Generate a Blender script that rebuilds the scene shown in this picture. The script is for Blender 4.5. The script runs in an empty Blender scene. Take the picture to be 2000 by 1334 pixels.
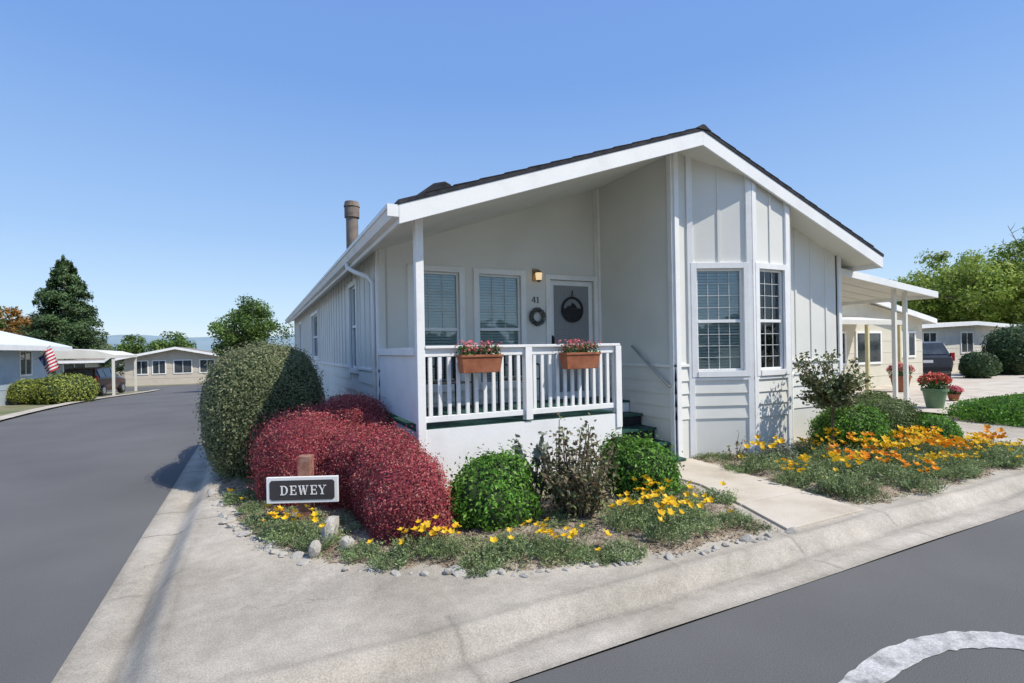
import bpy, bmesh, math, random
import numpy as np
from mathutils import Matrix, Vector
random.seed(7); rng=np.random.default_rng(7)
scene=bpy.context.scene; col=scene.collection
CA,SA=math.cos(math.radians(26.3)),math.sin(math.radians(26.3))
def cam_to_house(e,n):           # camera-aligned grid (e across, n ahead of the camera) -> house-aligned grid
    X=e+1.1; Y=n-5.25
    return (X*CA+Y*SA, -X*SA+Y*CA)
def gz(x,y):             # the land falls gently away behind the house
    t=np.clip((np.asarray(y,float)-14)/32,0,1); return -0.9*t*t*(3-2*t)
# ---------------------------------------------------------------- materials
def nt(name):
    m=bpy.data.materials.new(name); m.use_nodes=True
    return m,m.node_tree.nodes,m.node_tree.links,m.node_tree.nodes['Principled BSDF']
def ramp(N,cols,lo=0.0,hi=1.0):
    r=N.new('ShaderNodeValToRGB'); e=r.color_ramp.elements
    n=len(cols)
    while len(e)<n: e.new(.5)
    for i,c in enumerate(cols):
        e[i].position=lo+(hi-lo)*i/max(1,n-1); e[i].color=(*c,1)
    return r
def mat(name,cols,scale=3,rough=.7,bump=0,bscale=60,spec=.3,metal=0,grain=0,gscale=200,emit=0,lo=.32,hi=.68):
    m,N,L,B=nt(name)
    tc=N.new('ShaderNodeTexCoord')
    if len(cols)==1: cols=[tuple(c*.9 for c in cols[0]),cols[0],tuple(min(1,c*1.06) for c in cols[0])]
    no=N.new('ShaderNodeTexNoise'); no.inputs['Scale'].default_value=scale; no.inputs['Detail'].default_value=6
    L.new(tc.outputs['Object'],no.inputs['Vector'])
    r=ramp(N,cols,lo,hi); L.new(no.outputs['Fac'],r.inputs['Fac'])
    out=r.outputs['Color']
    if grain:
        g=N.new('ShaderNodeTexNoise'); g.inputs['Scale'].default_value=gscale; g.inputs['Detail'].default_value=2
        L.new(tc.outputs['Object'],g.inputs['Vector'])
        mr=N.new('ShaderNodeMapRange'); mr.inputs[1].default_value=.3; mr.inputs[2].default_value=.7
        mr.inputs[3].default_value=1-grain; mr.inputs[4].default_value=1+grain
        L.new(g.outputs['Fac'],mr.inputs[0])
        vm=N.new('ShaderNodeVectorMath'); vm.operation='SCALE'
        L.new(out,vm.inputs[0]); L.new(mr.outputs[0],vm.inputs['Scale']); out=vm.outputs[0]
    L.new(out,B.inputs['Base Color'])
    B.inputs['Roughness'].default_value=rough; B.inputs['Metallic'].default_value=metal
    B.inputs['Specular IOR Level'].default_value=spec
    if bump:
        b2=N.new('ShaderNodeTexNoise'); b2.inputs['Scale'].default_value=bscale; b2.inputs['Detail'].default_value=4
        L.new(tc.outputs['Object'],b2.inputs['Vector'])
        bp=N.new('ShaderNodeBump'); bp.inputs['Strength'].default_value=bump; bp.inputs['Distance'].default_value=.01
        L.new(b2.outputs['Fac'],bp.inputs['Height']); L.new(bp.outputs[0],B.inputs['Normal'])
    if emit:
        B.inputs['Emission Color'].default_value=(*cols[-1],1); B.inputs['Emission Strength'].default_value=emit
    return m
def leafmat(name,cols,scale=2.5,trans=.25,lo=.6,hi=1.3):
    m,N,L,B=nt(name)
    g=N.new('ShaderNodeNewGeometry'); r=ramp(N,cols); L.new(g.outputs['Random Per Island'],r.inputs['Fac'])
    tc=N.new('ShaderNodeTexCoord'); no=N.new('ShaderNodeTexNoise'); no.inputs['Scale'].default_value=scale
    L.new(tc.outputs['Object'],no.inputs['Vector'])
    mr=N.new('ShaderNodeMapRange'); mr.inputs[1].default_value=.3; mr.inputs[2].default_value=.7
    mr.inputs[3].default_value=lo; mr.inputs[4].default_value=hi; L.new(no.outputs['Fac'],mr.inputs[0])
    vm=N.new('ShaderNodeVectorMath'); vm.operation='SCALE'
    L.new(r.outputs['Color'],vm.inputs[0]); L.new(mr.outputs[0],vm.inputs['Scale'])
    L.new(vm.outputs[0],B.inputs['Base Color']); B.inputs['Roughness'].default_value=.5
    B.inputs['Specular IOR Level'].default_value=.3
    t=N.new('ShaderNodeBsdfTranslucent'); L.new(vm.outputs[0],t.inputs['Color'])
    mx=N.new('ShaderNodeMixShader'); mx.inputs[0].default_value=trans
    o=N['Material Output']; L.new(B.outputs[0],mx.inputs[1]); L.new(t.outputs[0],mx.inputs[2]); L.new(mx.outputs[0],o.inputs['Surface'])
    return m
def glassmat():
    m,N,L,B=nt('window_glass'); N.remove(B)
    tr=N.new('ShaderNodeBsdfTransparent'); tr.inputs[0].default_value=(.84,.89,.89,1)
    gl=N.new('ShaderNodeBsdfGlossy'); gl.inputs['Roughness'].default_value=.03; gl.inputs[0].default_value=(.8,.85,.9,1)
    fr=N.new('ShaderNodeFresnel'); fr.inputs[0].default_value=1.45
    tc=N.new('ShaderNodeTexCoord'); no=N.new('ShaderNodeTexNoise'); no.inputs['Scale'].default_value=2.2; L.new(tc.outputs['Object'],no.inputs['Vector'])
    bp=N.new('ShaderNodeBump'); bp.inputs['Strength'].default_value=.25; bp.inputs['Distance'].default_value=.03; L.new(no.outputs['Fac'],bp.inputs['Height']); L.new(bp.outputs[0],gl.inputs['Normal'])
    ad=N.new('ShaderNodeMath'); ad.operation='ADD'; ad.inputs[1].default_value=.05; L.new(fr.outputs[0],ad.inputs[0])
    mx=N.new('ShaderNodeMixShader'); L.new(ad.outputs[0],mx.inputs[0]); L.new(tr.outputs[0],mx.inputs[1]); L.new(gl.outputs[0],mx.inputs[2])
    L.new(mx.outputs[0],N['Material Output'].inputs['Surface']); return m
M_wall=mat('siding_paint',[(.70,.69,.635),(.745,.735,.68),(.77,.76,.705)],1.2,.6,.12,90)
M_white=mat('white_trim_paint',[(.80,.79,.775),(.855,.85,.83),(.87,.865,.845)],3,.45,.05,50,grain=.02,gscale=30)
M_soffit=mat('soffit_paint',[(.75,.73,.66),(.80,.785,.71),(.82,.805,.73)],1.5,.65,.08,60)
M_shingle=mat('asphalt_shingle',[(.02,.021,.026),(.035,.036,.042),(.05,.05,.055)],9,.9,.6,80,grain=.3,gscale=150)
M_green=mat('green_deck_paint',[(.012,.05,.038),(.02,.07,.055),(.035,.085,.07)],6,.55,.2,60)
M_dark=mat('dark_interior',[(.02,.022,.025)],3,.8)
M_darkglass=mat('dark_window_glass',[(.02,.03,.035),(.05,.06,.07),(.09,.10,.11)],1.5,.05,spec=.8)
M_glass=glassmat()
M_blind=mat('blind_slat',[(.74,.78,.75)],3,.6)
M_munt=mat('window_grid_paint',[(.60,.61,.59)],5,.5)
M_asph=mat('asphalt',[(.112,.109,.108),(.130,.127,.125),(.148,.145,.142)],.45,.85,.5,160,grain=.16,gscale=140)
M_paint=mat('road_paint',[(.22,.22,.21),(.38,.37,.36),(.47,.46,.44),(.52,.51,.49)],9,.75,.4,120,grain=.2,gscale=70,lo=.32,hi=.62)
M_soil=mat('mulch_soil',[(.16,.115,.08),(.27,.215,.155),(.38,.32,.25)],9,.95,1.0,45,grain=.45,gscale=70)
M_ground=mat('dry_ground',[(.16,.15,.09),(.25,.22,.15),(.12,.16,.06)],.6,.95,.4,20,grain=.2,gscale=30)
M_terra=mat('terracotta',[(.26,.085,.045),(.34,.12,.06),(.38,.15,.08)],9,.75,.3,60)
M_black=mat('black_metal',[(.02,.02,.022)],5,.5)
M_num=mat('grey_number',[(.12,.12,.12)],5,.5)
M_chim=mat('weathered_flue',[(.16,.12,.10),(.22,.18,.15),(.28,.22,.18)],6,.7,.2,30)
M_bark=mat('bark',[(.09,.06,.04),(.15,.11,.08),(.2,.16,.12)],12,.9,.8,40)
M_core=mat('shrub_core_shade',[(.035,.055,.02)],6,.95)  # dark body inside the shrubs; inner shade put into its colour
M_corered=mat('red_core_shade',[(.16,.03,.04)],6,.95)  # dark red body inside the hedge, coloured as shade between the leaves
M_stone=mat('border_stone',[(.34,.31,.27),(.47,.44,.39),(.57,.54,.49)],8,.85,.6,30)
M_wood=mat('weathered_red_post',[(.20,.085,.06),(.30,.14,.10),(.36,.21,.16)],14,.85,.5,50)
M_signdark=mat('sign_dark_face',[(.055,.05,.052)],6,.6)
def concrete_mat():
    m,N,L,B=nt('weathered_concrete')
    tc=N.new('ShaderNodeTexCoord'); O=tc.outputs['Object']
    def noise(s,d=5):
        n=N.new('ShaderNodeTexNoise'); n.inputs['Scale'].default_value=s; n.inputs['Detail'].default_value=d; L.new(O,n.inputs['Vector']); return n.outputs['Fac']
    r=ramp(N,[(.36,.32,.26),(.47,.425,.355),(.55,.50,.43)],.3,.66); L.new(noise(.7,9),r.inputs['Fac'])
    def maprange(src,a,b,c,d):
        k=N.new('ShaderNodeMapRange'); k.inputs[1].default_value=a;k.inputs[2].default_value=b;k.inputs[3].default_value=c;k.inputs[4].default_value=d
        L.new(src,k.inputs[0]); return k.outputs[0]
    def mul(a,b):
        k=N.new('ShaderNodeMath'); k.operation='MULTIPLY'; L.new(a,k.inputs[0]); L.new(b,k.inputs[1]); return k.outputs[0]
    f=mul(maprange(noise(90,3),.3,.7,.80,1.16),maprange(noise(14,6),.3,.7,.90,1.07))
    f=mul(f,maprange(noise(220,2),.35,.65,.86,1.11))
    f=mul(f,maprange(noise(3.2,8),.34,.6,.88,1.04))
    v=N.new('ShaderNodeTexVoronoi'); v.feature='DISTANCE_TO_EDGE'; v.inputs['Scale'].default_value=.38
    nd=N.new('ShaderNodeTexNoise'); nd.inputs['Scale'].default_value=3; nd.inputs['Detail'].default_value=5; L.new(O,nd.inputs['Vector'])
    va=N.new('ShaderNodeVectorMath'); va.operation='MULTIPLY_ADD'; va.inputs[1].default_value=(.45,.45,.0)
    L.new(nd.outputs['Color'],va.inputs[0]); L.new(O,va.inputs[2]); L.new(va.outputs[0],v.inputs['Vector'])
    cr=maprange(v.outputs['Distance'],.0,.0022,.42,0); cr=mul(cr,maprange(noise(.6,2),.44,.52,0,1))
    sb=N.new('ShaderNodeMath'); sb.operation='SUBTRACT'; sb.inputs[0].default_value=1; L.new(cr,sb.inputs[1]); f=mul(f,sb.outputs[0])
    at=N.new('ShaderNodeAttribute'); at.attribute_name='dirt'
    f=mul(f,maprange(at.outputs['Fac'],0,1,1,.5))
    vm=N.new('ShaderNodeVectorMath'); vm.operation='SCALE'; L.new(r.outputs[0],vm.inputs[0]); L.new(f,vm.inputs['Scale'])
    L.new(vm.outputs[0],B.inputs['Base Color']); B.inputs['Roughness'].default_value=.9; B.inputs['Specular IOR Level'].default_value=.2
    bp=N.new('ShaderNodeBump'); bp.inputs['Strength'].default_value=.45; bp.inputs['Distance'].default_value=.006
    L.new(f,bp.inputs['Height']); L.new(bp.outputs[0],B.inputs['Normal']); return m
M_conc=concrete_mat()
M_path=mat('path_concrete',[(.45,.39,.31),(.55,.49,.405),(.60,.54,.46)],2,.9,.3,80,grain=.13,gscale=120)
# ---------------------------------------------------------------- builders
def setp(o,label=None,cat=None,group=None,kind=None):
    if label:o['label']=label
    if cat:o['category']=cat
    if group:o['group']=group
    if kind:o['kind']=kind
def link(name,me,parent=None,loc=(0,0,0),rot=(0,0,0),**k):
    o=bpy.data.objects.new(name,me); col.objects.link(o); o.location=loc; o.rotation_euler=rot
    if parent: o.parent=parent
    setp(o,**k); return o
def empty(name,loc=(0,0,0),rot=(0,0,0),**k):
    o=link(name,None,None,loc,rot,**k); o.empty_display_size=.2; return o
class MB:
    def __init__(s): s.v=[];s.f=[];s.m=[]
    def pts(s,P,M=None):
        b=len(s.v)
        for p in P:
            p=Vector(p)
            if M is not None: p=M@p
            s.v.append(tuple(p))
        return b
    def face(s,P,m=0,M=None):
        b=s.pts(P,M); s.f.append(tuple(range(b,b+len(P)))); s.m.append(m)
    def hexa(s,P,m=0,M=None):
        b=s.pts(P,M)
        for q in ((0,3,2,1),(4,5,6,7),(0,1,5,4),(1,2,6,5),(2,3,7,6),(3,0,4,7)):
            s.f.append(tuple(b+i for i in q)); s.m.append(m)
    def box(s,x0,x1,y0,y1,z0,z1,m=0,M=None):
        s.hexa([(x0,y0,z0),(x1,y0,z0),(x1,y1,z0),(x0,y1,z0),(x0,y0,z1),(x1,y0,z1),(x1,y1,z1),(x0,y1,z1)],m,M)
    def prism(s,poly,y0,y1,m=0,M=None):
        n=len(poly); b=s.pts([(x,y0,z) for x,z in poly]+[(x,y1,z) for x,z in poly],M)
        s.f.append(tuple(b+i for i in range(n))); s.m.append(m)
        s.f.append(tuple(b+n+i for i in reversed(range(n)))); s.m.append(m)
        for i in range(n):
            j=(i+1)%n; s.f.append((b+i,b+n+i,b+n+j,b+j)); s.m.append(m)
    def tube(s,pts,radii,n=10,m=0,caps=True,M=None):
        pts=[Vector(p) for p in pts]; rings=[]
        for i,p in enumerate(pts):
            d=(pts[min(i+1,len(pts)-1)]-pts[max(i-1,0)]).normalized()
            a=Vector((1,0,0)) if abs(d.x)<.8 else Vector((0,1,0))
            u=d.cross(a).normalized(); w=d.cross(u)
            r=radii[i] if hasattr(radii,'__len__') else radii
            rings.append(s.pts([p+u*r*math.cos(2*math.pi*k/n)+w*r*math.sin(2*math.pi*k/n) for k in range(n)],M))
        for a,b in zip(rings,rings[1:]):
            for k in range(n):
                l=(k+1)%n; s.f.append((a+k,a+l,b+l,b+k)); s.m.append(m)
        if caps:
            s.f.append(tuple(rings[0]+k for k in reversed(range(n)))); s.m.append(m)
            s.f.append(tuple(rings[-1]+k for k in range(n))); s.m.append(m)
    def obj(s,name,mats,parent=None,bevel=0,smooth=False,**k):
        me=bpy.data.meshes.new(name); me.from_pydata(s.v,[],s.f)
        for mm in (mats if isinstance(mats,list) else [mats]): me.materials.append(mm)
        me.polygons.foreach_set('material_index',s.m)
        bm=bmesh.new(); bm.from_mesh(me); bmesh.ops.recalc_face_normals(bm,faces=bm.faces); bm.to_mesh(me); bm.free()
        if smooth: me.polygons.foreach_set('use_smooth',[True]*len(me.polygons))
        o=link(name,me,parent,**k)
        if bevel:
            b=o.modifiers.new('bevel','BEVEL'); b.width=bevel; b.segments=2; b.limit_method='ANGLE'; b.angle_limit=math.radians(40)
        return o
def npmesh(name,V,F,mi,mats,smooth=None):
    me=bpy.data.meshes.new(name); V=np.asarray(V,np.float32); F=np.asarray(F,np.int32)
    me.vertices.add(len(V)); me.vertices.foreach_set('co',V.ravel())
    me.loops.add(F.size); me.loops.foreach_set('vertex_index',F.ravel())
    me.polygons.add(len(F)); me.polygons.foreach_set('loop_start',np.arange(0,F.size,F.shape[1],dtype=np.int32))
    for m in mats: me.materials.append(m)
    me.polygons.foreach_set('material_index',np.asarray(mi,np.int32))
    me.update(calc_edges=True); me.validate(); return me
def unit(a): return a/np.maximum(np.linalg.norm(a,axis=1,keepdims=True),1e-9)
def leaves(P,Nn,L,asp=.5,jit=.5):
    n=len(P); Nn=unit(Nn+rng.normal(0,jit,(n,3))); t=unit(np.cross(Nn,rng.normal(0,1,(n,3)))); b=np.cross(Nn,t)
    L=(np.ones(n)*L)[:,None] if np.ndim(L)==0 else L[:,None]
    V=np.stack([P-t*L*.5,P+b*L*asp*.5+Nn*L*.08,P+t*L*.5,P-b*L*asp*.5+Nn*L*.08],1).reshape(-1,3)
    return V,np.arange(4*n).reshape(-1,4)
class NB:
    def __init__(s): s.V=[];s.F=[];s.m=[];s.n=0
    def add(s,V,F,m):
        s.V.append(V); s.F.append(F+s.n); s.m.append(np.full(len(F),m)); s.n+=len(V)
    def obj(s,name,mats,parent=None,**k):
        return link(name,npmesh(name,np.concatenate(s.V),np.concatenate(s.F),np.concatenate(s.m),mats),parent,**k)
def lumps(D,amp,seed,f=3.0):
    r=np.random.default_rng(seed); o=np.zeros(len(D))
    for i in range(7):
        k=r.normal(0,f,3); o+=np.sin(D@k+r.uniform(0,6.28))
    return 1+amp*o/3
def lobe_surface(D,L,amp,seed):
    p=L[6]; q=(np.abs(D[:,0]/L[3])**p+np.abs(D[:,1]/L[4])**p+np.abs(D[:,2]/L[5])**p)**(-1/p)
    return D*(q*lumps(D,amp,seed)*lumps(D,amp*.5,seed+50,9))[:,None]
def shrub(name,label,lobes,n,leaf,mats,loc=(0,0,0),amp=.05,shell=.16,asp=.5,jit=.6,cat='shrub',group=None,corescale=.88,zr=0,stray=.05,parent=None,seed=11):
    nb=NB()
    for li,L in enumerate(lobes):
        L=list(L)+[2.4]*(7-len(L)); c=np.array(L[:3])
        m=int(n*(L[3]*L[4]+L[3]*L[5]+L[4]*L[5])/sum(a[3]*a[4]+a[3]*a[5]+a[4]*a[5] for a in lobes))
        D=unit(rng.normal(0,1,(m,3))/np.array([1/L[3],1/L[4],1/L[5]]))
        S=lobe_surface(D,L,amp,li+seed)
        fac=1-shell*rng.random(m)**1.6+np.where(rng.random(m)<.14,stray*rng.random(m)*2,0)
        P=c+S*fac[:,None]; keep=P[:,2]>zr
        for lj,K in enumerate(lobes):
            if lj!=li:
                K=list(K)+[2.4]*(7-len(K)); q=np.abs((P-np.array(K[:3]))/np.array(K[3:6]))**K[6]
                keep&=(q.sum(1)>.7)
        P=P[keep]; D2=D[keep]
        V,F=leaves(P,D2,leaf*rng.uniform(.65,1.35,len(P)),asp,jit); nb.add(V,F,0)
        nu,nv=28,16
        th=np.linspace(0,2*np.pi,nu,endpoint=False); ph=np.linspace(-np.pi/2,np.pi/2,nv)
        T,Pp=np.meshgrid(th,ph); DD=np.stack([np.cos(T)*np.cos(Pp),np.sin(T)*np.cos(Pp),np.sin(Pp)],-1).reshape(-1,3)
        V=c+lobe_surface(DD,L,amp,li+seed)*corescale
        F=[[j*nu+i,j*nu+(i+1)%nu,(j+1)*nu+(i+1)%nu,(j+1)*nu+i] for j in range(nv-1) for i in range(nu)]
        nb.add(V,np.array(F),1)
    if parent: return nb.obj(name,mats,parent=parent,loc=loc)
    return nb.obj(name,mats,loc=loc,label=label,cat=cat,group=group)
def tree(name,label,loc,h,crown,tr,lm,ncl,per,leaf,clr,group=None,cat='tree',seed=1,limbs=9,trunkmat=None):
    r=np.random.default_rng(seed); e=empty(name,loc,label=label,cat=cat,group=group)
    cz,rx,rz=crown
    C=r.normal(0,1,(ncl,3)); C=unit(C)*(r.random((ncl,1))**.45); C=C*np.array([rx,rx,rz])*(1+.15*r.normal(size=(ncl,1))); C[:,2]+=cz
    tb=MB(); tb.tube([(0,0,-.1),(tr*.4,0,cz*.35),(0,tr*.5,cz*.8),(0,0,cz)],[tr*1.25,tr,tr*.75,tr*.5],10)
    for i in range(min(limbs,ncl)):
        s=Vector((0,0,cz*random.uniform(.55,.95))); t=Vector(C[i]); mid=s.lerp(t,.5)+Vector((0,0,rz*.12))
        tb.tube([s,mid,t],[tr*.45,tr*.28,tr*.1],6)
        if not per:
            for k in range(7):
                q=mid.lerp(t,random.uniform(.0,1)); w=Vector((random.gauss(0,.7),random.gauss(0,.7),random.uniform(.2,1.1))); tb.tube([q,q+w*.5+Vector((.05,0,0)),q+w],[tr*.14,tr*.09,tr*.04],4)
    tb.obj('trunk',trunkmat or M_bark,e,smooth=True)
    if per:
        n=ncl*per; idx=np.repeat(np.arange(ncl),per)
        off=unit(rng.normal(0,1,(n,3)))*(rng.random((n,1))**.5)*clr*np.repeat(r.uniform(.6,1.25,ncl),per)[:,None]*np.array([1,1,.75])
        P=C[idx]+off; V,F=leaves(P,off+np.array([0,0,clr*.5]),leaf*rng.uniform(.6,1.3,n),.55,.6)
        nb=NB(); nb.add(V,F,0); nb.obj('crown',[lm],e)
    return e
def conifer(name,label,loc,h,R,n,leaf,lm,seed=3,group=None):
    r=np.random.default_rng(seed); e=empty(name,loc,label=label,cat='tree',group=group)
    tb=MB(); tb.tube([(0,0,-.2),(0,0,h*.5),(0,0,h*.97)],[R*.12,R*.07,R*.01],8); tb.obj('trunk',M_bark,e,smooth=True)
    nbr=190; bz=r.random(nbr)**1.2; ba=r.uniform(0,2*np.pi,nbr); bl=R*(1-bz)**.66*r.uniform(.7,1.12,nbr)+.15
    i=r.integers(0,nbr,n); t=r.random(n)**.6; rad=bl[i]*t
    a=ba[i]+r.normal(0,.17,n); z=h*(.05+.93*bz[i])+rad*(-.12)+r.normal(0,h*.016,n)
    P=np.stack([np.cos(a)*rad,np.sin(a)*rad,z],1)
    V,F=leaves(P,np.stack([np.cos(a)*.6,np.sin(a)*.6,np.ones(n)*.6],1),leaf*r.uniform(.6,1.3,n),.35,.6)
    nb=NB(); nb.add(V,F,0); nb.obj('crown',[lm],e); return e
# ---------------------------------------------------------------- ground, streets, concrete
xs=np.concatenate([[-2500,-600,-200],np.linspace(-70,70,29),[200,600,2500]]); ys=np.concatenate([[-2500,-300,-60],np.linspace(-20,60,41),[200,700,2500]])
X,Y=np.meshgrid(xs,ys); V=np.stack([X.ravel(),Y.ravel(),gz(X,Y).ravel()-.02],1); nx=len(xs)
F=np.array([[j*nx+i,j*nx+i+1,(j+1)*nx+i+1,(j+1)*nx+i] for j in range(len(ys)-1) for i in range(nx-1)])
link('ground',npmesh('ground',V,F,np.zeros(len(F)),[M_ground]),kind='structure',label='dry lawn and earth between the homes',cat='ground')
def strip(name,rects,z,m,label,cat,step=2.0):
    V=[];F=[]
    for x0,x1,y0,y1 in rects:
        k=max(1,int((y1-y0)/step)); yy=np.linspace(y0,y1,k+1)
        for i in range(k):
            b=len(V)
            for x,y in ((x0,yy[i]),(x1,yy[i]),(x1,yy[i+1]),(x0,yy[i+1])): V.append((x,y,float(gz(x,y))+z))
            F.append([b,b+1,b+2,b+3])
    return link(name,npmesh(name,V,F,np.zeros(len(F)),[m]),kind='structure',label=label,cat=cat)
strip('road',[(-7.6,-2.35,-10,41),(-2.35,70,-9.5,-2.75),(-70,-7.6,-9.5,-2.75),(-70,70,41,48)],0,M_asph,'dark grey sealed asphalt streets meeting at the corner','road')
def grid_sheet(name,x0,x1,y0,y1,st,zf,df,m,label,cat):
    xs=np.arange(x0,x1+st*.5,st); ys=np.arange(y0,y1+st*.5,st); X,Y=np.meshgrid(xs,ys); nx,ny=len(xs),len(ys)
    V=np.stack([X.ravel(),Y.ravel(),zf(X,Y).ravel()],1)
    I=np.arange(nx*ny).reshape(ny,nx); F=np.stack([I[:-1,:-1],I[:-1,1:],I[1:,1:],I[1:,:-1]],-1).reshape(-1,4)
    me=npmesh(name,V,F,np.zeros(len(F)),[m]); a=me.attributes.new('dirt','FLOAT','POINT'); a.data.foreach_set('value',df(X,Y).ravel().astype(np.float32))
    me.polygons.foreach_set('use_smooth',[True]*len(F))
    return link(name,me,kind='structure',label=label,cat=cat)
def tdist(X,Y): 
    a=X+2.35; b=Y+2.75; k=.5; return -np.log(np.exp(-a/k*2)+np.exp(-b/k*2))*k/2
def kz(X,Y):
    T=tdist(X,Y); t=np.clip((T-.30)/.16,0,1); return gz(X,Y)+.008-.018*np.exp(-((T-.27)/.07)**2)+.105*t*t*(3-2*t)+.004*np.sin(X*2.1)*np.sin(Y*1.7)
def kd(X,Y):
    t=tdist(X,Y); w=.5+.5*np.sin(X*3.1+np.sin(Y*2.3))*np.sin(Y*2.7+1); wob=.012*np.sin(X*5+Y*4)
    d=.75*np.exp(-((t-.29+wob)/.028)**2)*(.5+.5*w)+.45*np.exp(-((t-.49+wob)/.025)**2)*(1-.5*w)+.5*np.exp(-((t+.0)/.05)**2)
    d+=.5*np.exp(-(((X+1.05)/1.1)**2+((Y+1.5)/.5)**2))*(.4+.6*w)+.2*w*np.exp(-((t-.35)/.25)**2)
    for j in (-.3,2.7,4.05,8.5): d=np.maximum(d,.85*np.exp(-((X-j)/.016)**2)*(Y<-2.15))
    for j in (-.6,1.6,3.8,6,8.2,10.4): d=np.maximum(d,.8*np.exp(-((Y-j)/.016)**2)*(X<-1.9))
    return np.clip(d,0,1)
grid_sheet('pavement',-2.35,13.0,-2.75,.8,.03,kz,kd,M_conc,'weathered concrete kerb and apron wrapping the corner garden','pavement')
grid_sheet('gutter_pavement',-2.35,-1.35,.8,38,.05,kz,kd,M_conc,'concrete gutter strip along the side street','pavement')
strip('far_pavement',[(-8.05,-7.6,-2.7,40)],.05,M_conc,'pale concrete gutter across the side street','pavement')
strip('driveway',[(8.62,11.3,.8,12)],.1,M_path,'pale concrete driveway beside the home','driveway')
strip('neighbour_driveway',[(13.02,60,-2.2,40)],.06,M_path,'wide pale concrete parking area of the next home','driveway')
# road letter (worn painted ring, one stencil gap)
mb=MB()
def se(a,ra,rb): 
    c,s=math.cos(a),math.sin(a); return (1.82+ra*abs(c)**.9*(1 if c>0 else -1), -4.05+rb*abs(s)**.9*(1 if s>0 else -1))
segs=[(math.radians(a0),math.radians(a1)) for a0,a1 in ((-58,140),(142.5,270),(273,300))]
er=np.random.default_rng(2)
for a0,a1 in segs:
    k=60; j=er.normal(0,.006,(k+1,2))
    for i in range(k):
        p=a0+(a1-a0)*i/k; q=a0+(a1-a0)*(i+1)/k
        A=se(p,.95+j[i,0],.57+j[i,0]);Bq=se(q,.95+j[i+1,0],.57+j[i+1,0]);C=se(q,.75+j[i+1,1],.42+j[i+1,1]);D=se(p,.75+j[i,1],.42+j[i,1])
        mb.face([(*A,.005),(*Bq,.005),(*C,.005),(*D,.005)])
mb.obj('road_marking',M_paint,kind='structure',label='worn white painted letter on the asphalt',cat='road marking')
# path
mb=MB(); L=[(2.80,-2.2),(3.05,-1.5),(3.28,-.75),(3.25,.33)]; R=[(3.92,-2.2),(4.02,-1.5),(4.12,-.75),(4.22,.33)]
for i in range(3):
    (a,b),(c,d)=L[i],L[i+1]; (e,f),(g,h)=R[i],R[i+1]; g1=.006
    mb.hexa([(a,b+g1,.02),(e,f+g1,.02),(g,h-g1,.02),(c,d-g1,.02),(a,b+g1,.135),(e,f+g1,.135),(g,h-g1,.135),(c,d-g1,.135)])
mb.obj('path',M_path,bevel=.006,kind='structure',label='short pale concrete path to the porch steps',cat='path')
# garden beds
bedL=np.array([(2.78,-2.21),(1.68,-2.17),(1.03,-2.05),(.285,-1.83),(-.36,-1.44),(-.85,-1.08),(-1.15,-.66),(-1.49,.08),(-1.72,1.2),(-1.86,2.07),(-1.86,9),(.3,9),(.3,.4),(3.3,.4),(3.27,-.75),(3.05,-1.5)])
bedR=np.array([(3.95,-2.2),(4.02,-1.5),(4.12,-.75),(4.25,.55),(8.2,.55),(8.55,-.2),(8.5,-1.6),(8.3,-2.2)])
bedN=np.array([(11.4,-1.9),(11.4,.85),(16.2,.85),(16.2,-1.9)])
def inpoly(x,y,P):
    r=np.zeros(x.shape,bool); n=len(P)
    for i in range(n):
        x0,y0=P[i]; x1,y1=P[(i+1)%n]
        if y0==y1: continue
        c=((y0>y)!=(y1>y))&(x<(x1-x0)*(y-y0)/(y1-y0)+x0); r^=c
    return r
def edist(x,y,P):
    d=np.full(x.shape,9.)
    for i in range(len(P)):
        a=P[i];b=P[(i+1)%len(P)]; ab=b-a; t=np.clip(((x-a[0])*ab[0]+(y-a[1])*ab[1])/(ab@ab),0,1)
        d=np.minimum(d,np.hypot(x-a[0]-t*ab[0],y-a[1]-t*ab[1]))
    return d
def bedz(x,y,P):
    x=np.asarray(x,float);y=np.asarray(y,float)
    return gz(x,y)+.09+.06*np.clip(edist(x,y,P)/.3,0,1)+.012*np.sin(x*9+np.sin(y*7))*np.sin(y*8)+.006*np.sin(x*31)*np.sin(y*27)
def bed(P,label):
    st=.04; x=np.arange(P[:,0].min(),P[:,0].max()+st,st); y=np.arange(P[:,1].min(),P[:,1].max()+st,st)
    X,Y=np.meshgrid(x,y); nx,ny=len(x),len(y); I=np.arange(nx*ny).reshape(ny,nx)
    F=np.stack([I[:-1,:-1],I[:-1,1:],I[1:,1:],I[1:,:-1]],-1).reshape(-1,4); cx=(X[:-1,:-1]+st/2).ravel(); cy=(Y[:-1,:-1]+st/2).ravel()
    F=F[inpoly(cx,cy,P)]; Z=bedz(X,Y,P)+rng.normal(0,.004,X.shape)
    me=npmesh('garden_soil',np.stack([X.ravel(),Y.ravel(),Z.ravel()],1),F,np.zeros(len(F)),[M_soil])
    link('garden_soil',me,kind='structure',label=label,cat='soil')
bed(bedL,'mulched corner flower bed beside the porch'); bed(bedR,'mulched flower bed under the bay window'); bed(bedN,'planting strip beyond the driveway')
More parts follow.
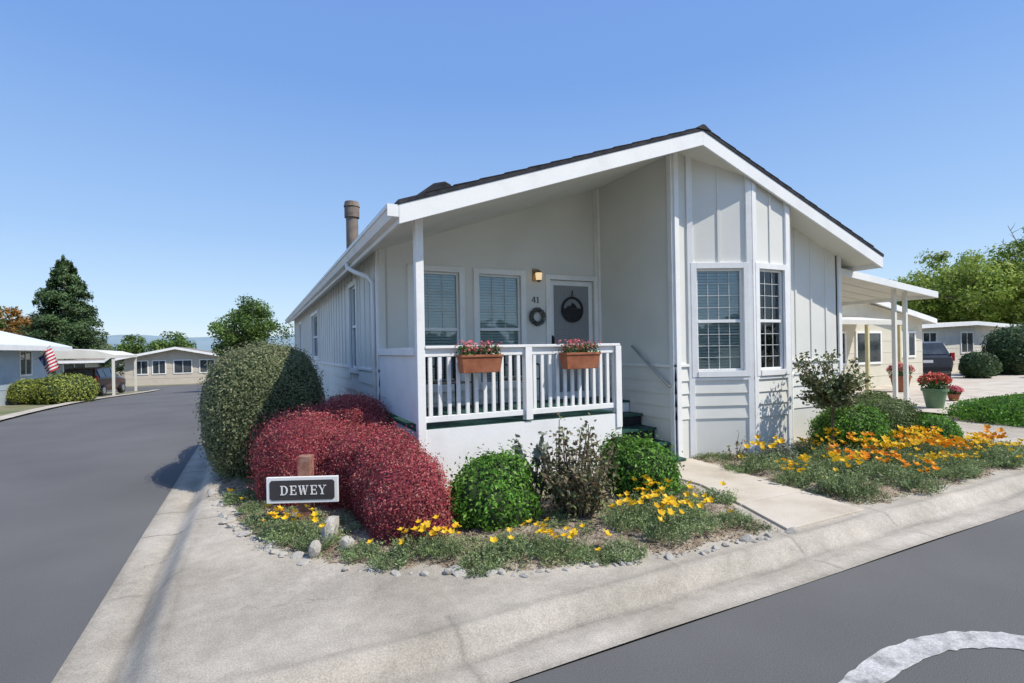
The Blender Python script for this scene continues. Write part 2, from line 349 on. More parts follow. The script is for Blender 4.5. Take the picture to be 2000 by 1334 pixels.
# ---------------------------------------------------------------- the home
house=empty('house',(0,0,0),label='pale grey manufactured home with gabled roof, bay window and porch',cat='house')
RS,RZ,RT=.347,4.175,4.73
def zt(s): return RT-RS*abs(s-RZ)
D1=20.3
mb=MB()
for a,b in ((-.04,RZ),(RZ,8.39)):
    A,Bz=zt(a),zt(b); mb.hexa([(a,-.045,A-.045),(b,-.045,Bz-.045),(b,D1,Bz-.045),(a,D1,A-.045),(a,-.045,A),(b,-.045,Bz),(b,D1,Bz),(a,D1,A)])
for i in range(14):   # shingle courses, slightly raised butts
    for sg in (-1,1):
        a=RZ+sg*(.02+i*.3); b=RZ+sg*(.02+(i+1)*.3)
        if abs(b-RZ)>4.2: continue
        z0,z1=zt(a),zt(b); P=[(a,-.05,z0+.001),(b,-.05,z1+.004),(b,D1,z1+.004),(a,D1,z0+.001),(a,-.05,z0+.006),(b,-.05,z1+.016),(b,D1,z1+.016),(a,D1,z0+.006)]
        mb.hexa(P)
mb.hexa([(RZ-.14,-.055,RT-.035),(RZ+.14,-.055,RT-.035),(RZ+.14,D1,RT-.035),(RZ-.14,D1,RT-.035),(RZ-.02,-.055,RT+.03),(RZ+.02,-.055,RT+.03),(RZ+.02,D1,RT+.03),(RZ-.02,D1,RT+.03)])
roof=mb.obj('roof',M_shingle,house)
mb=MB()
for a,b in ((0,RZ),(RZ,8.35)):
    A,Bz=zt(a),zt(b); mb.hexa([(a,.0,A-.17),(b,.0,Bz-.17),(b,D1-.05,Bz-.17),(a,D1-.05,A-.17),(a,0,A-.05),(b,0,Bz-.05),(b,D1-.05,Bz-.05),(a,D1-.05,A-.05)])
mb.obj('soffit',M_soffit,roof)
mb=MB()
for a,b in ((-.03,RZ),(RZ,8.38)):
    A,Bz=zt(a),zt(b); mb.hexa([(a,-.035,A-.245),(b,-.035,Bz-.245),(b,-.001,Bz-.245),(a,-.001,A-.245),(a,-.035,A-.047),(b,-.035,Bz-.047),(b,-.001,Bz-.047),(a,-.001,A-.047)])
for x0,x1,s in ((-.03,-.001,0),(8.351,8.38,8.35)): mb.box(x0,x1,0,D1,zt(s)-.245,zt(s)-.06)
mb.obj('fascia',M_white,roof,bevel=.004)
mb=MB(); z=zt(0)-.06   # K-style gutter on the street side
prof=[(-.032,z),(-.032,z-.13),(-.10,z-.13),(-.135,z-.05),(-.15,z-.045),(-.15,z),(-.14,z),(-.14,z-.035),(-.126,z-.045),(-.095,z-.12),(-.04,z-.12),(-.04,z)]
mb.prism(prof,-.03,D1); mb.box(-.148,-.033,-.036,-.031,z-.125,z-.003)
mb.obj('gutter',M_white,roof)
mb=MB(); mb.tube([(-.08,2.95,3.10),(-.08,2.93,3.02),(0,2.75,2.93),(.15,2.55,2.84),(.205,2.48,2.74),(.205,2.47,2.5),(.205,2.47,.2)],.035,8)
mb.obj('downspout',M_white,house,smooth=True)
mb=MB(); mb.tube([(.9,8.4,3.4),(.9,8.4,5.15)],.15,20); mb.tube([(.9,8.4,5.15),(.9,8.4,5.4)],.185,20); mb.tube([(.9,8.4,5.42),(.9,8.4,5.55)],[.2,.17],20)
mb.obj('chimney',M_chim,roof)
mb=MB(); 
mb.prism([(.12,3.34),(.85,3.55),(.82,3.76),(.74,3.79),(.60,3.75),(.2,3.44)],.75,1.25); mb.obj('roof_vent',M_shingle,roof,bevel=.02)
def frame(p0,p1):
    p0=Vector((*p0,0));p1=Vector((*p1,0)); u=(p1-p0).normalized(); n=Vector((-u.y,u.x,0))
    M=Matrix(((u.x,n.x,0,p0.x),(u.y,n.y,0,p0.y),(0,0,1,0),(0,0,0,1))); return M,(p1-p0).length
BZ=1.44
def wall(p0,p1,holes=(),top=None,band=BZ,batt=.42,off=.21,skirt=.68,endtrim=(True,True),label=None,mid=None,battens=True,lapbreak=()):
    M,L=frame(p0,p1); th=.12
    def T(x):
        if top is not None: return top
        s=(M@Vector((x,0,0))).x; return zt(s)-.10
    bps=sorted(set([0,L]+[h[0] for h in holes]+[h[1] for h in holes]+([mid] if mid else [])))
    mb=MB()
    for a,b in zip(bps,bps[1:]):
        hs=sorted([h for h in holes if h[0]<=a+1e-6 and h[1]>=b-1e-6],key=lambda h:h[2]); z=0
        for h in hs:
            if h[2]>z: mb.box(a,b,0,th,z,h[2],0,M)
            z=h[3]
        mb.hexa([(a,0,z),(b,0,z),(b,th,z),(a,th,z),(a,0,T(a)),(b,0,T(b)),(b,th,T(b)),(a,th,T(a))],0,M)
    def segs(x0,x1,lo,hi,g):
        out=[(lo,hi)]
        for h in holes:
            if h[1]+g>x0 and h[0]-g<x1:
                n=[]
                for a,b in out:
                    if h[2]-g>a: n.append((a,min(b,h[2]-g)))
                    if h[3]+g<b: n.append((max(a,h[3]+g),b))
                out=n
        return [(a,b) for a,b in out if b-a>.02]
    x=off
    while battens and x<L-.08:
        for a,b in segs(x,x+.04,band+.045,min(T(x),T(x+.04)),.1): mb.box(x,x+.04,-.016,.01,a,b,0,M)
        x+=batt
    xr=[(0,L)]
    for h in holes:
        if h[2]-.1<band:
            n=[]
            for a,b in xr:
                if h[0]-.1>a:n.append((a,min(b,h[0]-.1)))
                if h[1]+.1<b:n.append((max(a,h[1]+.1),b))
            xr=n
    zz=skirt
    while zz<band-.03:
        z2=min(zz+.185,band-.001)
        for a,b in ([(0,L)] if not any(h[2]-.1<z2 for h in holes) else xr):
            mb.hexa([(a,-.026,zz),(b,-.026,zz),(b,.01,zz),(a,.01,zz),(a,-.006,z2),(b,-.006,z2),(b,.01,z2),(a,.01,z2)],0,M)
        zz+=.185
    mb.box(0,L,-.012,.01,0,skirt-.004,0,M)
    o=mb.obj('wall',M_wall,house)
    mb=MB()
    for a,b in ([(0,L)] if not any(h[2]-.1<band+.04 for h in holes) else xr): mb.box(a,b,-.032,.01,band,band+.042,0,M)
    k=.085
    if endtrim[0]: mb.hexa([(0,-.034,.02),(k,-.034,.02),(k,.01,.02),(0,.01,.02),(0,-.034,T(0)-.01),(k,-.034,T(k)-.01),(k,.01,T(k)-.01),(0,.01,T(0)-.01)],0,M)
    if endtrim[1]: mb.hexa([(L-k,-.034,.02),(L,-.034,.02),(L,.01,.02),(L-k,.01,.02),(L-k,-.034,T(L-k)-.01),(L,-.034,T(L)-.01),(L,.01,T(L)-.01),(L-k,.01,T(L-k)-.01)],0,M)
    mb.obj('wall_trim',M_white if label!='porch' else M_wall,o,bevel=.004)
    return M,L
def window(M,x0,x1,z0,z1,zs,cols=3,rows=3,blind=True,cas=.085,munt=(True,True),parent=None,w=.005):
    mb=MB(); c=cas
    mb.box(x0-c,x0,-.04,.012,z0-c,z1+c,0,M); mb.box(x1,x1+c,-.04,.012,z0-c,z1+c,0,M)
    mb.box(x0,x1,-.04,.012,z1,z1+c,0,M); mb.box(x0,x1,-.052,.012,z0-c,z0,0,M)
    f=.032
    mb.box(x0,x0+f,.015,.07,z0,z1,0,M); mb.box(x1-f,x1,.015,.07,z0,z1,0,M)
    mb.box(x0+f,x1-f,.015,.07,z1-f,z1,0,M); mb.box(x0+f,x1-f,.012,.07,z0,z0+f,0,M); mb.box(x0+f,x1-f,.01,.07,zs-.022,zs+.022,0,M)
    o=mb.obj('window',M_white,parent or house,bevel=.003)
    mb=MB(); any_=False
    for (a,b),on in (((z0+f,zs-.022),munt[0]),((zs+.022,z1-f),munt[1])):
        if not on: continue
        any_=True
        for i in range(1,cols): xx=x0+f+(x1-x0-2*f)*i/cols; mb.box(xx-w,xx+w,.034,.042,a,b,0,M)
        for i in range(1,rows): zz=a+(b-a)*i/rows; mb.box(x0+f,x1-f,.036,.040,zz-w,zz+w,0,M)
    if any_: mb.obj('window_grid',M_munt,o)
    mb=MB(); mb.box(x0+f,x1-f,.046,.050,z0+f,zs-.022,0,M); mb.box(x0+f,x1-f,.046,.050,zs+.022,z1-f,0,M); mb.obj('window_pane',M_glass,o)
    if blind:
        mb=MB(); z=z0+.04; i=0
        while z<z1-.03:
            mb.hexa([(x0+.01,.082,z),(x1-.01,.082,z),(x1-.01,.094,z+.036),(x0+.01,.094,z+.036),(x0+.01,.084,z),(x1-.01,.084,z),(x1-.01,.096,z+.036),(x0+.01,.096,z+.036)],0,M); z+=.044
        for xx in (x0+.12,x1-.12): mb.box(xx-.004,xx+.004,.078,.081,z0,z1,0,M)
        mb.obj('window_blind',M_blind,o)
    return o
# porch back wall
M,L=wall((.25,2.3),(4.07,2.3),holes=[(.50,1.22,1.2,2.93),(1.54,2.28,1.2,2.93),(2.84,3.72,.9,2.90)],mid=RZ-.25 if RZ-.25<3.82 else None,battens=False,skirt=.9,band=.95,endtrim=(True,True),label='porch')
window(M,.50,1.22,1.2,2.93,2.06,3,3,munt=(False,True)); window(M,1.54,2.28,1.2,2.93,2.06,3,3,munt=(False,True))
# door
mb=MB(); 
mb.box(2.75,2.84,-.035,.012,.9,2.98,1,M); mb.box(3.72,3.81,-.035,.012,.9,2.98,1,M); mb.box(2.84,3.72,-.035,.012,2.90,2.98,1,M)
mb.box(2.845,3.715,.03,.07,.905,2.895,1,M)
door=mb.obj('door',[M_white,M_white],house,bevel=.004)
M_screen=mat('security_screen',[(.23,.235,.24),(.30,.305,.31)],40,.6,.2,300)
mb=MB(); mb.box(2.93,3.63,.022,.029,1.0,2.81,0,M); mb.obj('screen_panel',M_screen,door)
mb=MB(); mb.box(2.865,2.90,.0,.029,1.78,1.96,0,M); mb.tube([(2.885,-.03,1.80),(2.885,-.03,1.94)],.011,8,0,True,M); mb.obj('door_handle',M_black,door)
# wall lantern
lan=empty('wall_lantern',label='small brass wall lantern above the house number',cat='lamp')
M_brass=mat('aged_brass',[(.3,.2,.1)],8,.35,metal=.8); M_amber=mat('amber_glass',[(.75,.55,.32)],8,.3,emit=.9)
def P(x,y,z): return tuple(M@Vector((x,y,z)))
mb=MB(); mb.box(2.51,2.62,-.02,.0,2.86,3.06,0,M); mb.tube([P(2.565,-.02,3.0),P(2.565,-.1,3.03),P(2.565,-.12,3.0)],.01,6); mb.tube([P(2.565,-.12,3.03),P(2.565,-.12,2.98)],[.015,.065],6); mb.tube([P(2.565,-.12,2.86),P(2.565,-.12,2.83)],[.05,.02],6); mb.obj('lamp_bracket',M_brass,lan)
mb=MB(); mb.tube([P(2.565,-.12,2.86),P(2.565,-.12,2.98)],[.045,.058],6); mb.obj('lamp_glass',M_amber,lan)
# number 41
mb=MB()
x=2.595; mb.box(x,x+.016,-.012,-.001,2.51,2.60,0,M); mb.box(x-.014,x-.0005,-.012,-.001,2.580,2.592,0,M); mb.box(x-.014,x+.03,-.012,-.001,2.50,2.509,0,M)
x=2.535; mb.box(x,x+.015,-.012,-.001,2.50,2.60,0,M); mb.box(x-.045,x-.0005,-.012,-.001,2.525,2.537,0,M); mb.box(x+.0155,x+.027,-.012,-.001,2.525,2.537,0,M)
mb.prism([(x-.045,2.5375),(x-.032,2.5375),(x-.0005,2.584),(x-.0005,2.60),(x-.005,2.60)],-.012,-.001,0,M)
mb.obj('house_number',M_num,house)
def ring(name,label,c,R,r,lm,n,leaf,cat):
    a=rng.uniform(0,6.283,n); b=rng.uniform(0,6.283,n); rr=R+r*np.cos(b)*rng.random(n)**.4
    Pn=np.stack([c[0]+rr*np.cos(a),c[1]-.02+r*np.sin(b)*.8,c[2]+rr*np.sin(a)],1)
    V,F=leaves(Pn,np.stack([np.cos(a),-np.ones(n),np.sin(a)],1),leaf*rng.uniform(.6,1.3,n),.5,.8); nb=NB(); nb.add(V,F,0)
    nb.obj(name,[lm],label=label,cat=cat)
ring('wreath','small grey twig wreath hanging on the porch wall',(2.82,2.27,2.27),.115,.035,leafmat('grey_twigs',[(.14,.15,.15),(.24,.25,.24),(.34,.34,.32)],3),900,.035,'wreath')
mb=MB(); k=28
cx,cz=3.53,2.40
for i in range(k):
    a=6.2832*i/k;b=6.2832*(i+1)/k
    for R0,R1,m,y in ((.185,.22,0,2.285),):
        mb.hexa([(cx+R0*math.cos(a),y,cz+R0*math.sin(a)),(cx+R1*math.cos(a),y,cz+R1*math.sin(a)),(cx+R1*math.cos(b),y,cz+R1*math.sin(b)),(cx+R0*math.cos(b),y,cz+R0*math.sin(b)),
                 (cx+R0*math.cos(a),y+.015,cz+R0*math.sin(a)),(cx+R1*math.cos(a),y+.015,cz+R1*math.sin(a)),(cx+R1*math.cos(b),y+.015,cz+R1*math.sin(b)),(cx+R0*math.cos(b),y+.015,cz+R0*math.sin(b))],m)
mb.prism([(cx+.185*math.cos(6.2832*i/24),cz+min(.02,.185*math.sin(6.2832*i/24))) for i in range(24)],2.288,2.298)
mb.prism([(cx-.12,cz+.021),(cx-.09,cz+.06),(cx-.02,cz+.07),(cx+.0,cz+.12),(cx+.05,cz+.09),(cx+.1,cz+.03)],2.289,2.297)
mb.tube([(cx-.02,2.29,cz+.2),(cx,2.29,cz+.33)],.005,5); mb.tube([(cx+.02,2.29,cz+.2),(cx,2.29,cz+.33)],.005,5)
mb.obj('door_sign',M_black,label='round dark metal sign hanging on the screen door',cat='sign')
# side wall of the wing, front walls, bay
wall((4.07,2.3),(4.07,.45),top=zt(4.07)-.1,battens=False,skirt=.68)
wall((4.07,.45),(4.32,.45),battens=False,endtrim=(True,False))
Mb,Lb=wall((4.32,.45),(5.2,.06),holes=[(.13,.83,1.37,2.87)],band=1.235,off=.46,batt=.9,endtrim=(True,True)); window(Mb,.13,.83,1.37,2.87,2.1,4,4,munt=(True,True),w=.0042)
Mc,Lc=wall((5.2,.06),(6.02,.06),holes=[(.13,.69,1.37,2.87)],band=1.235,off=.39,batt=.9,endtrim=(True,True)); window(Mc,.13,.69,1.37,2.87,2.1,3,4,munt=(True,True),w=.0042)
wall((6.02,.06),(6.62,.45),battens=False,band=1.235,endtrim=(True,False))
wall((6.62,.45),(7.95,.45),off=.1,batt=.40,endtrim=(False,True))
wall((7.95,.45),(7.95,20),top=zt(7.95)-.1,endtrim=(True,True))
Ml,Ll=wall((.25,20),(.25,2.3),top=zt(.25)-.1,holes=[(15.25,15.95,1.45,2.92),(7.9,9.7,1.6,2.85),(3.0,3.9,1.6,2.85)],off=.2,batt=.41)
window(Ml,15.25,15.95,1.45,2.92,2.2,2,2,munt=(False,False)); window(Ml,7.9,9.7,1.6,2.85,2.2,2,2,munt=(False,False)); window(Ml,3.0,3.9,1.6,2.85,2.2,2,2,munt=(False,False))
wall((7.95,20),(.25,20),mid=7.95-RZ,battens=False)
mb=MB(); mb.box(.4,7.8,2.45,19.8,.78,.84); mb.obj('floor',M_dark,house)
# porch
porch=link('porch',None,house)
mb=MB(); 
for i in range(14):
    a=.30+i*.143
    if a+.137<=2.3: 
        if a>=1.45-.01 : mb.box(.22,4.04,a,a+.137,.855,.885)
        else: mb.box(.22,2.97,a,a+.137,.855,.885)
mb.obj('deck',M_green,porch,bevel=.004)
mb=MB(); mb.box(.306,2.95,.272,.297,.0,.878); mb.box(.245,.28,.355,2.3,.0,.853); mb.box(2.915,2.95,.322,1.45,0,.853); mb.box(2.951,4.03,1.46,1.49,0,.853)
mb.obj('porch_skirt',M_white,porch)
mb=MB()
for i in range(4):
    z=.708-i*.177; y1=1.455-i*.30; mb.box(2.955,4.035,y1-.325,y1,z-.035,z,0); mb.box(2.97,4.03,y1-.29,y1-.27,z-.177,z-.036,1)
mb.obj('stairs',[M_green,M_black],porch,bevel=.003)
mb=MB(); mb.box(.215,.305,.262,.352,.10,zt(.25)-.17); mb.obj('porch_post',M_white,porch,bevel=.005)
mb=MB()
mb.box(.305,2.93,.25,.37,1.765,1.797); mb.box(.305,2.86,.285,.325,1.675,1.764); mb.box(.305,2.86,.285,.33,.955,1.02)
mb.box(1.53,1.62,.250,.271,.90,1.764); mb.box(1.53,1.62,.331,.352,.89,1.764)
mb.box(2.86,2.95,.298,.352,.886,1.764); mb.box(2.86,2.95,.252,.271,.70,1.764)
x=.37
while x<2.84:
    if not(1.50<x<1.63): mb.box(x-.021,x+.021,.29,.322,1.021,1.674)
    x+=.1085
mb.obj('railing',M_white,porch,bevel=.004)
mb=MB(); mb.box(.235,.275,.36,2.26,.93,1.69); mb.box(.20,.31,.36,2.26,1.691,1.78); mb.obj('porch_side_panel',M_white,porch,bevel=.004)
M_grey=mat('grey_metal',[(.4,.4,.38)],5,.5)
mb=MB(); mb.tube([(4.0,1.32,1.76),(4.0,.5,1.16)],.02,8); mb.tube([(4.0,1.2,1.67),(4.05,1.2,1.63)],.01,6); mb.tube([(4.0,.62,1.25),(4.05,.62,1.21)],.01,6)
mb.obj('handrail',M_grey,porch,smooth=True)
# flower boxes hung on the rail
M_geo=leafmat('geranium_leaves',[(.04,.11,.025),(.08,.19,.045),(.13,.26,.065)],5); M_pink=leafmat('pink_petals',[(.55,.08,.12),(.7,.2,.22),(.75,.35,.3)],6,.2)
M_pinkr=leafmat('red_petals',[(.6,.07,.05),(.7,.15,.10)],6,.2)
def blossoms(P,L,lm,name,parent,layers=4):
    n=len(P); Q=np.repeat(P,layers,0)+rng.normal(0,L*.28,(n*layers,3)); V,F=leaves(Q,np.tile([0,-.3,1.],(len(Q),1)),L*rng.uniform(.7,1.2,len(Q)),.8,.6)
    nb=NB(); nb.add(V,F,0); return nb.obj(name,[lm],parent)
for bx in (.90,2.235):
    fb=empty('flower_box',(bx,.160,1.49),label='terracotta-coloured trough of pink geraniums hung on the railing',cat='flower box',group='flower boxes on the porch railing')
    mb=MB(); w=.245; mb.hexa([(-w*.9,-.07,0),(w*.9,-.07,0),(w*.9,.07,0),(-w*.9,.07,0),(-w,-.09,.17),(w,-.09,.17),(w,.08,.17),(-w,.08,.17)])
    mb.box(-w-.008,w+.008,-.1,.082,.171,.20); mb.obj('trough',M_terra,fb,bevel=.005)
    for xx in (-.15,.15):
        mb=MB(); mb.box(xx-.012,xx+.012,.083,.087,.02,.313); mb.box(xx-.012,xx+.012,.087,.16,.309,.313); mb.obj('hanger_strap',M_black,fb)
    Pn=np.stack([rng.uniform(-w,w,420),rng.uniform(-.1,.09,420),.19+.11*rng.random(420)],1); V,F=leaves(Pn,np.tile([0,-.2,1.],(420,1)),.035*rng.uniform(.6,1.3,420),.8,.7); nb=NB(); nb.add(V,F,0); nb.obj('foliage',[M_geo],fb)
    blossoms(np.stack([rng.uniform(-w,w,95),rng.uniform(-.11,.09,95),.235+.12*rng.random(95)],1),.028,M_pink,'blossom',fb)
# patio chairs
def chair(x,y,r):
    c=empty('patio_chair',(x,y,.887),(0,0,r),label='dark metal patio chair on the green porch deck',cat='chair',group='patio chairs on the porch')
    mb=MB(); 
    for i in range(6): mb.box(-.24,.24,-.22+i*.075,-.165+i*.075,.42,.44)
    mb.obj('seat',M_black,c,bevel=.003)
    mb=MB(); 
    for i in range(7): mb.box(-.22+i*.068,-.19+i*.068,.235,.25,.46,.86)
    mb.box(-.24,.24,.23,.255,.86,.90); mb.obj('backrest',M_black,c,bevel=.003)
    for sx in (-.23,.23):
        mb=MB(); mb.tube([(sx,.24,.62),(sx,0,.65),(sx,-.22,.63)],.014,6); mb.obj('armrest',M_black,c)
        for sy in (-.22,.24):
            mb=MB(); mb.tube([(sx,sy,.0),(sx,sy,.62 if sy<0 else .88)],.013,6); mb.obj('leg',M_black,c)
chair(.95,1.35,0.15); chair(2.05,1.45,-.1)
# ---------------------------------------------------------------- side awning
aw=empty('carport_awning',label='white metal carport awning on slim posts beside the home',cat='carport')
def az(s): return 3.06-(s-8.0)*.10
mb=MB(); mb.hexa([(7.99,.5,az(8)-.03),(11.2,.5,az(11.2)-.03),(11.2,9,az(11.2)-.03),(7.99,9,az(8)-.03),(7.99,.5,az(8)),(11.2,.5,az(11.2)),(11.2,9,az(11.2)),(7.99,9,az(8))])
for i in range(20):
    y=.62+i*.42; mb.hexa([(7.99,y,az(8)-.042),(11.2,y,az(11.2)-.042),(11.2,y+.02,az(11.2)-.042),(7.99,y+.02,az(8)-.042),(7.99,y,az(8)-.031),(11.2,y,az(11.2)-.031),(11.2,y+.02,az(11.2)-.031),(7.99,y+.02,az(8)-.031)])
mb.obj('awning_roof',M_soffit,aw)
mb=MB(); mb.hexa([(7.98,.46,az(8)-.10),(11.26,.46,az(11.2)-.10),(11.26,.495,az(11.2)-.10),(7.98,.495,az(8)-.10),(7.98,.46,az(8)+.03),(11.26,.46,az(11.2)+.03),(11.26,.495,az(11.2)+.03),(7.98,.495,az(8)+.03)]); mb.box(11.205,11.26,.5,9,az(11.2)-.1,az(11.2)+.03); mb.obj('awning_edge',M_white,aw,bevel=.005)
for x,y in ((10.5,.7),(10.15,.72),(10.6,8.5)):
    mb=MB(); mb.box(x-.035,x+.035,y-.035,y+.035,.1,az(x)-.05); mb.box(x-.07,x+.07,y-.07,y+.07,.1,.13); mb.obj('awning_post',M_soffit,aw,bevel=.004)
# ---------------------------------------------------------------- street sign
sg=empty('street_name_sign',(-.97,.03,.13),(0,0,math.radians(-24)),label='white-framed dark name board lettered DEWEY on a wooden post',cat='sign')
mb=MB(); mb.box(-.055,.065,.02,.13,-.15,.64); mb.obj('post',M_wood,sg,bevel=.006)
mb=MB(); w,h,zc,q=.330,.122,.335,.02
mb.prism([(-w,zc-h),(w,zc-h),(w,zc+h),(-w,zc+h)],-.012,.018)
mb.obj('board',M_white,sg,bevel=.004)
mb=MB(); w2,h2,q=.298,.092,.018
mb.prism([(-w2+q,zc-h2),(w2-q,zc-h2),(w2,zc-h2+q),(w2,zc+h2-q),(w2-q,zc+h2),(-w2+q,zc+h2),(-w2,zc+h2-q),(-w2,zc-h2+q)],-.016,-.0125); mb.obj('board_face',M_signdark,sg)
mb=MB(); ls=.086
def bx(ox,a,b,c,d): mb.box(ox+a*ls,ox+c*ls,-.020,-.0163,zc-.5*ls+b*ls,zc-.5*ls+d*ls)
def dg(ox,x0,z0,x1,z1,wd,pr):
    f=lambda x,z:(ox+x*ls,zc-.5*ls+z*ls); mb.prism([f(x0-wd/2,z0),f(x0+wd/2,z0),f(x1+wd/2,z1),f(x1-wd/2,z1)],-.020-pr,-.0163)
def letE(ox):
    bx(ox,.1,.08,.26,.92); bx(ox,0,0,.70,.08); bx(ox,0,.92,.70,1); bx(ox,.26,.46,.50,.54); bx(ox,.50,.38,.56,.62); bx(ox,.62,.08,.70,.27); bx(ox,.62,.73,.70,.92)
def letD(ox):
    bx(ox,.1,.08,.26,.92); bx(ox,0,0,.38,.08); bx(ox,0,.92,.38,1)
    for i in range(16):
        a=-math.pi/2+math.pi*i/16;b=-math.pi/2+math.pi*(i+1)/16; f=lambda r,t,t0: (ox+(.38+r*math.cos(t))*ls,zc+t0*math.sin(t)*ls)
        mb.prism([f(.42,a,.5),f(.42,b,.5),f(.26,b,.42),f(.26,a,.42)],-.020,-.0163)
def letW(ox):
    dg(ox,.30,0,.12,.93,.16,0); dg(ox,.30,0,.52,.93,.06,.0003); dg(ox,.72,0,.52,.93,.16,.0006); dg(ox,.72,0,.94,.93,.06,.0009); bx(ox,-.02,.93,.28,1); bx(ox,.38,.93,.66,1); bx(ox,.82,.93,1.08,1)
def letY(ox):
    dg(ox,.40,.45,.12,.93,.15,0); dg(ox,.42,.45,.68,.93,.06,.0003); bx(ox,.32,.07,.48,.45); bx(ox,.2,0,.6,.07); bx(ox,-.02,.93,.28,1); bx(ox,.54,.93,.84,1)
xx=-.20; letD(xx); xx+=.088; letE(xx); xx+=.079; letW(xx); xx+=.109; letE(xx); xx+=.075; letY(xx)
mb.obj('lettering',M_white,sg)
# ---------------------------------------------------------------- shrubs
G1=leafmat('clipped_hedge_leaves',[(.12,.145,.06),(.17,.195,.09),(.23,.25,.125),(.31,.32,.19)],1.6,.3,.8,1.2)
G2=leafmat('bright_shrub_leaves',[(.045,.14,.016),(.09,.24,.026),(.16,.35,.045),(.25,.43,.08)],4,.35)
RD=leafmat('red_barberry_leaves',[(.15,.11,.055),(.28,.03,.045),(.38,.05,.07),(.44,.08,.095),(.48,.12,.12),(.52,.27,.21)],1.8,.25,.7,1.3)
BR=leafmat('bronze_rose_leaves',[(.10,.08,.04),(.19,.14,.08),(.15,.21,.08),(.28,.22,.14)],5)
BG=leafmat('green_bronze_rose_leaves',[(.09,.08,.035),(.13,.16,.06),(.18,.23,.09),(.24,.20,.11)],5)
OL=leafmat('olive_shrub_leaves',[(.08,.12,.035),(.13,.18,.055),(.19,.23,.08)],3)
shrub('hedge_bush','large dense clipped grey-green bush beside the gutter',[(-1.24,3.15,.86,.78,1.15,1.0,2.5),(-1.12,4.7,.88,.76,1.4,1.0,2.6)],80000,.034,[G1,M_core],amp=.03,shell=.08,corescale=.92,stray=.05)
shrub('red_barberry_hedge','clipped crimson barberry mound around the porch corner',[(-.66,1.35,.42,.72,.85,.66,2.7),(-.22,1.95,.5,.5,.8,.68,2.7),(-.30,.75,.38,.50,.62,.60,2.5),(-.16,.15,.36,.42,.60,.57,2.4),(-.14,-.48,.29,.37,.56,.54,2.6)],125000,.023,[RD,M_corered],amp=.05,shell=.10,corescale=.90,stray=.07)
shrub('round_shrub','bright green loose rounded shrub in the corner bed',[(0,0,.26,.40,.40,.41,2.3),(.12,.12,.36,.27,.27,.30,2.2),(-.2,.0,.2,.27,.25,.26,2.2)],15000,.04,[G2,M_core],(.66,-.70,.08),amp=.12,shell=.28,group='rounded green shrubs',stray=.14,seed=3)
shrub('round_shrub','bright green loose rounded shrub beside the porch steps',[(0,0,.28,.38,.38,.42,2.3),(-.12,.1,.38,.26,.24,.28,2.2),(.16,-.08,.2,.26,.26,.26,2.2)],14000,.04,[G2,M_core],(2.40,-.70,.08),amp=.12,shell=.28,group='rounded green shrubs',stray=.14,seed=31)
shrub('round_shrub','bright green rounded shrub under the bay wall',[(0,0,.30,.50,.46,.44,2.4)],13500,.04,[G2,M_core],(6.52,-.52,.1),amp=.09,shell=.22,group='rounded green shrubs',stray=.1,seed=23)
shrub('round_shrub','low bright green shrub at the driveway edge',[(0,0,.2,.42,.38,.28,2.3)],5000,.045,[G2,M_core],(8.25,-.75,.1),amp=.08,shell=.22,group='rounded green shrubs')
shrub('square_shrub','green clipped boxy shrub near the carport',[(0,0,.3,.55,.45,.43,4.5)],12500,.035,[OL,M_core],(7.70,-.3,.1),amp=.025,shell=.16)
shrub('green_hedge','low bright green clipped hedge beyond the driveway',[(0,0,.10,2.25,1.2,.34,4)],34000,.05,[G2,M_core],(13.75,-.45,.08),amp=.02,shell=.2)
shrub('shade_shrub','dark small shrub by the carport post',[(0,0,.35,.38,.38,.42,2.3)],4500,.045,[OL,M_core],(8.75,.35,.1),amp=.06,shell=.25)
def open_shrub(name,label,loc,h,rad,nst,per,leaf,lm,seed,tr=.012,spread=1.0,cat='shrub',trunk=0,flower=None):
    r=np.random.default_rng(seed); e=empty(name,loc,label=label,cat=cat); mb=MB(); tips=[]
    if trunk: mb.tube([(0,0,-.05),(.01,.01,trunk*.5),(0,0,trunk)],[.028,.02,.018],8)
    for i in range(nst):
        a=r.uniform(0,6.28); R=rad*math.sqrt(r.random()); z=trunk+(h-trunk)*r.uniform(.45,1.0)*(1-.35*(R/rad)**2)
        if trunk: z=trunk-.08+(h-trunk+.08)*r.uniform(.0,1.0)
        b=Vector((0,0,trunk)) if trunk else Vector((R*.25*math.cos(a),R*.25*math.sin(a),-.05)); t=Vector((R*math.cos(a),R*math.sin(a),z)); m=b.lerp(t,.5)+Vector((r.normal()*.04,r.normal()*.04,.03))
        mb.tube([b,m,t],[tr,tr*.7,tr*.3],5)
        for k in range(per): 
            f=r.uniform(.3,1.02); q=(b.lerp(m,f*2) if f<.5 else m.lerp(t,f*2-1)); tips.append([q.x+r.normal()*rad*.11,q.y+r.normal()*rad*.11,q.z+r.normal()*.04])
    mb.obj('stem',M_bark,e); Pn=np.array(tips); V,F=leaves(Pn,np.tile([0,-.3,.7],(len(Pn),1)),leaf*rng.uniform(.6,1.4,len(Pn)),.6,.8); nb=NB(); nb.add(V,F,0); nb.obj('foliage',[lm],e)
    if flower: blossoms(Pn[r.integers(0,len(Pn),flower[1])],flower[2],flower[0],'blossom',e)
    return e
open_shrub('rose_bush','sprawling bronze-leaved rose bush between green shrubs',(1.42,-.98,.10),1.04,.42,44,62,.046,BR,5)
open_shrub('standard_rose','small standard rose tree with green-bronze leaves',(5.97,-.62,.12),1.50,.44,50,66,.056,BG,8,trunk=.80,cat='tree')
SIL=leafmat('silver_leaves',[(.14,.17,.13),(.24,.27,.21),(.32,.35,.28)],4)
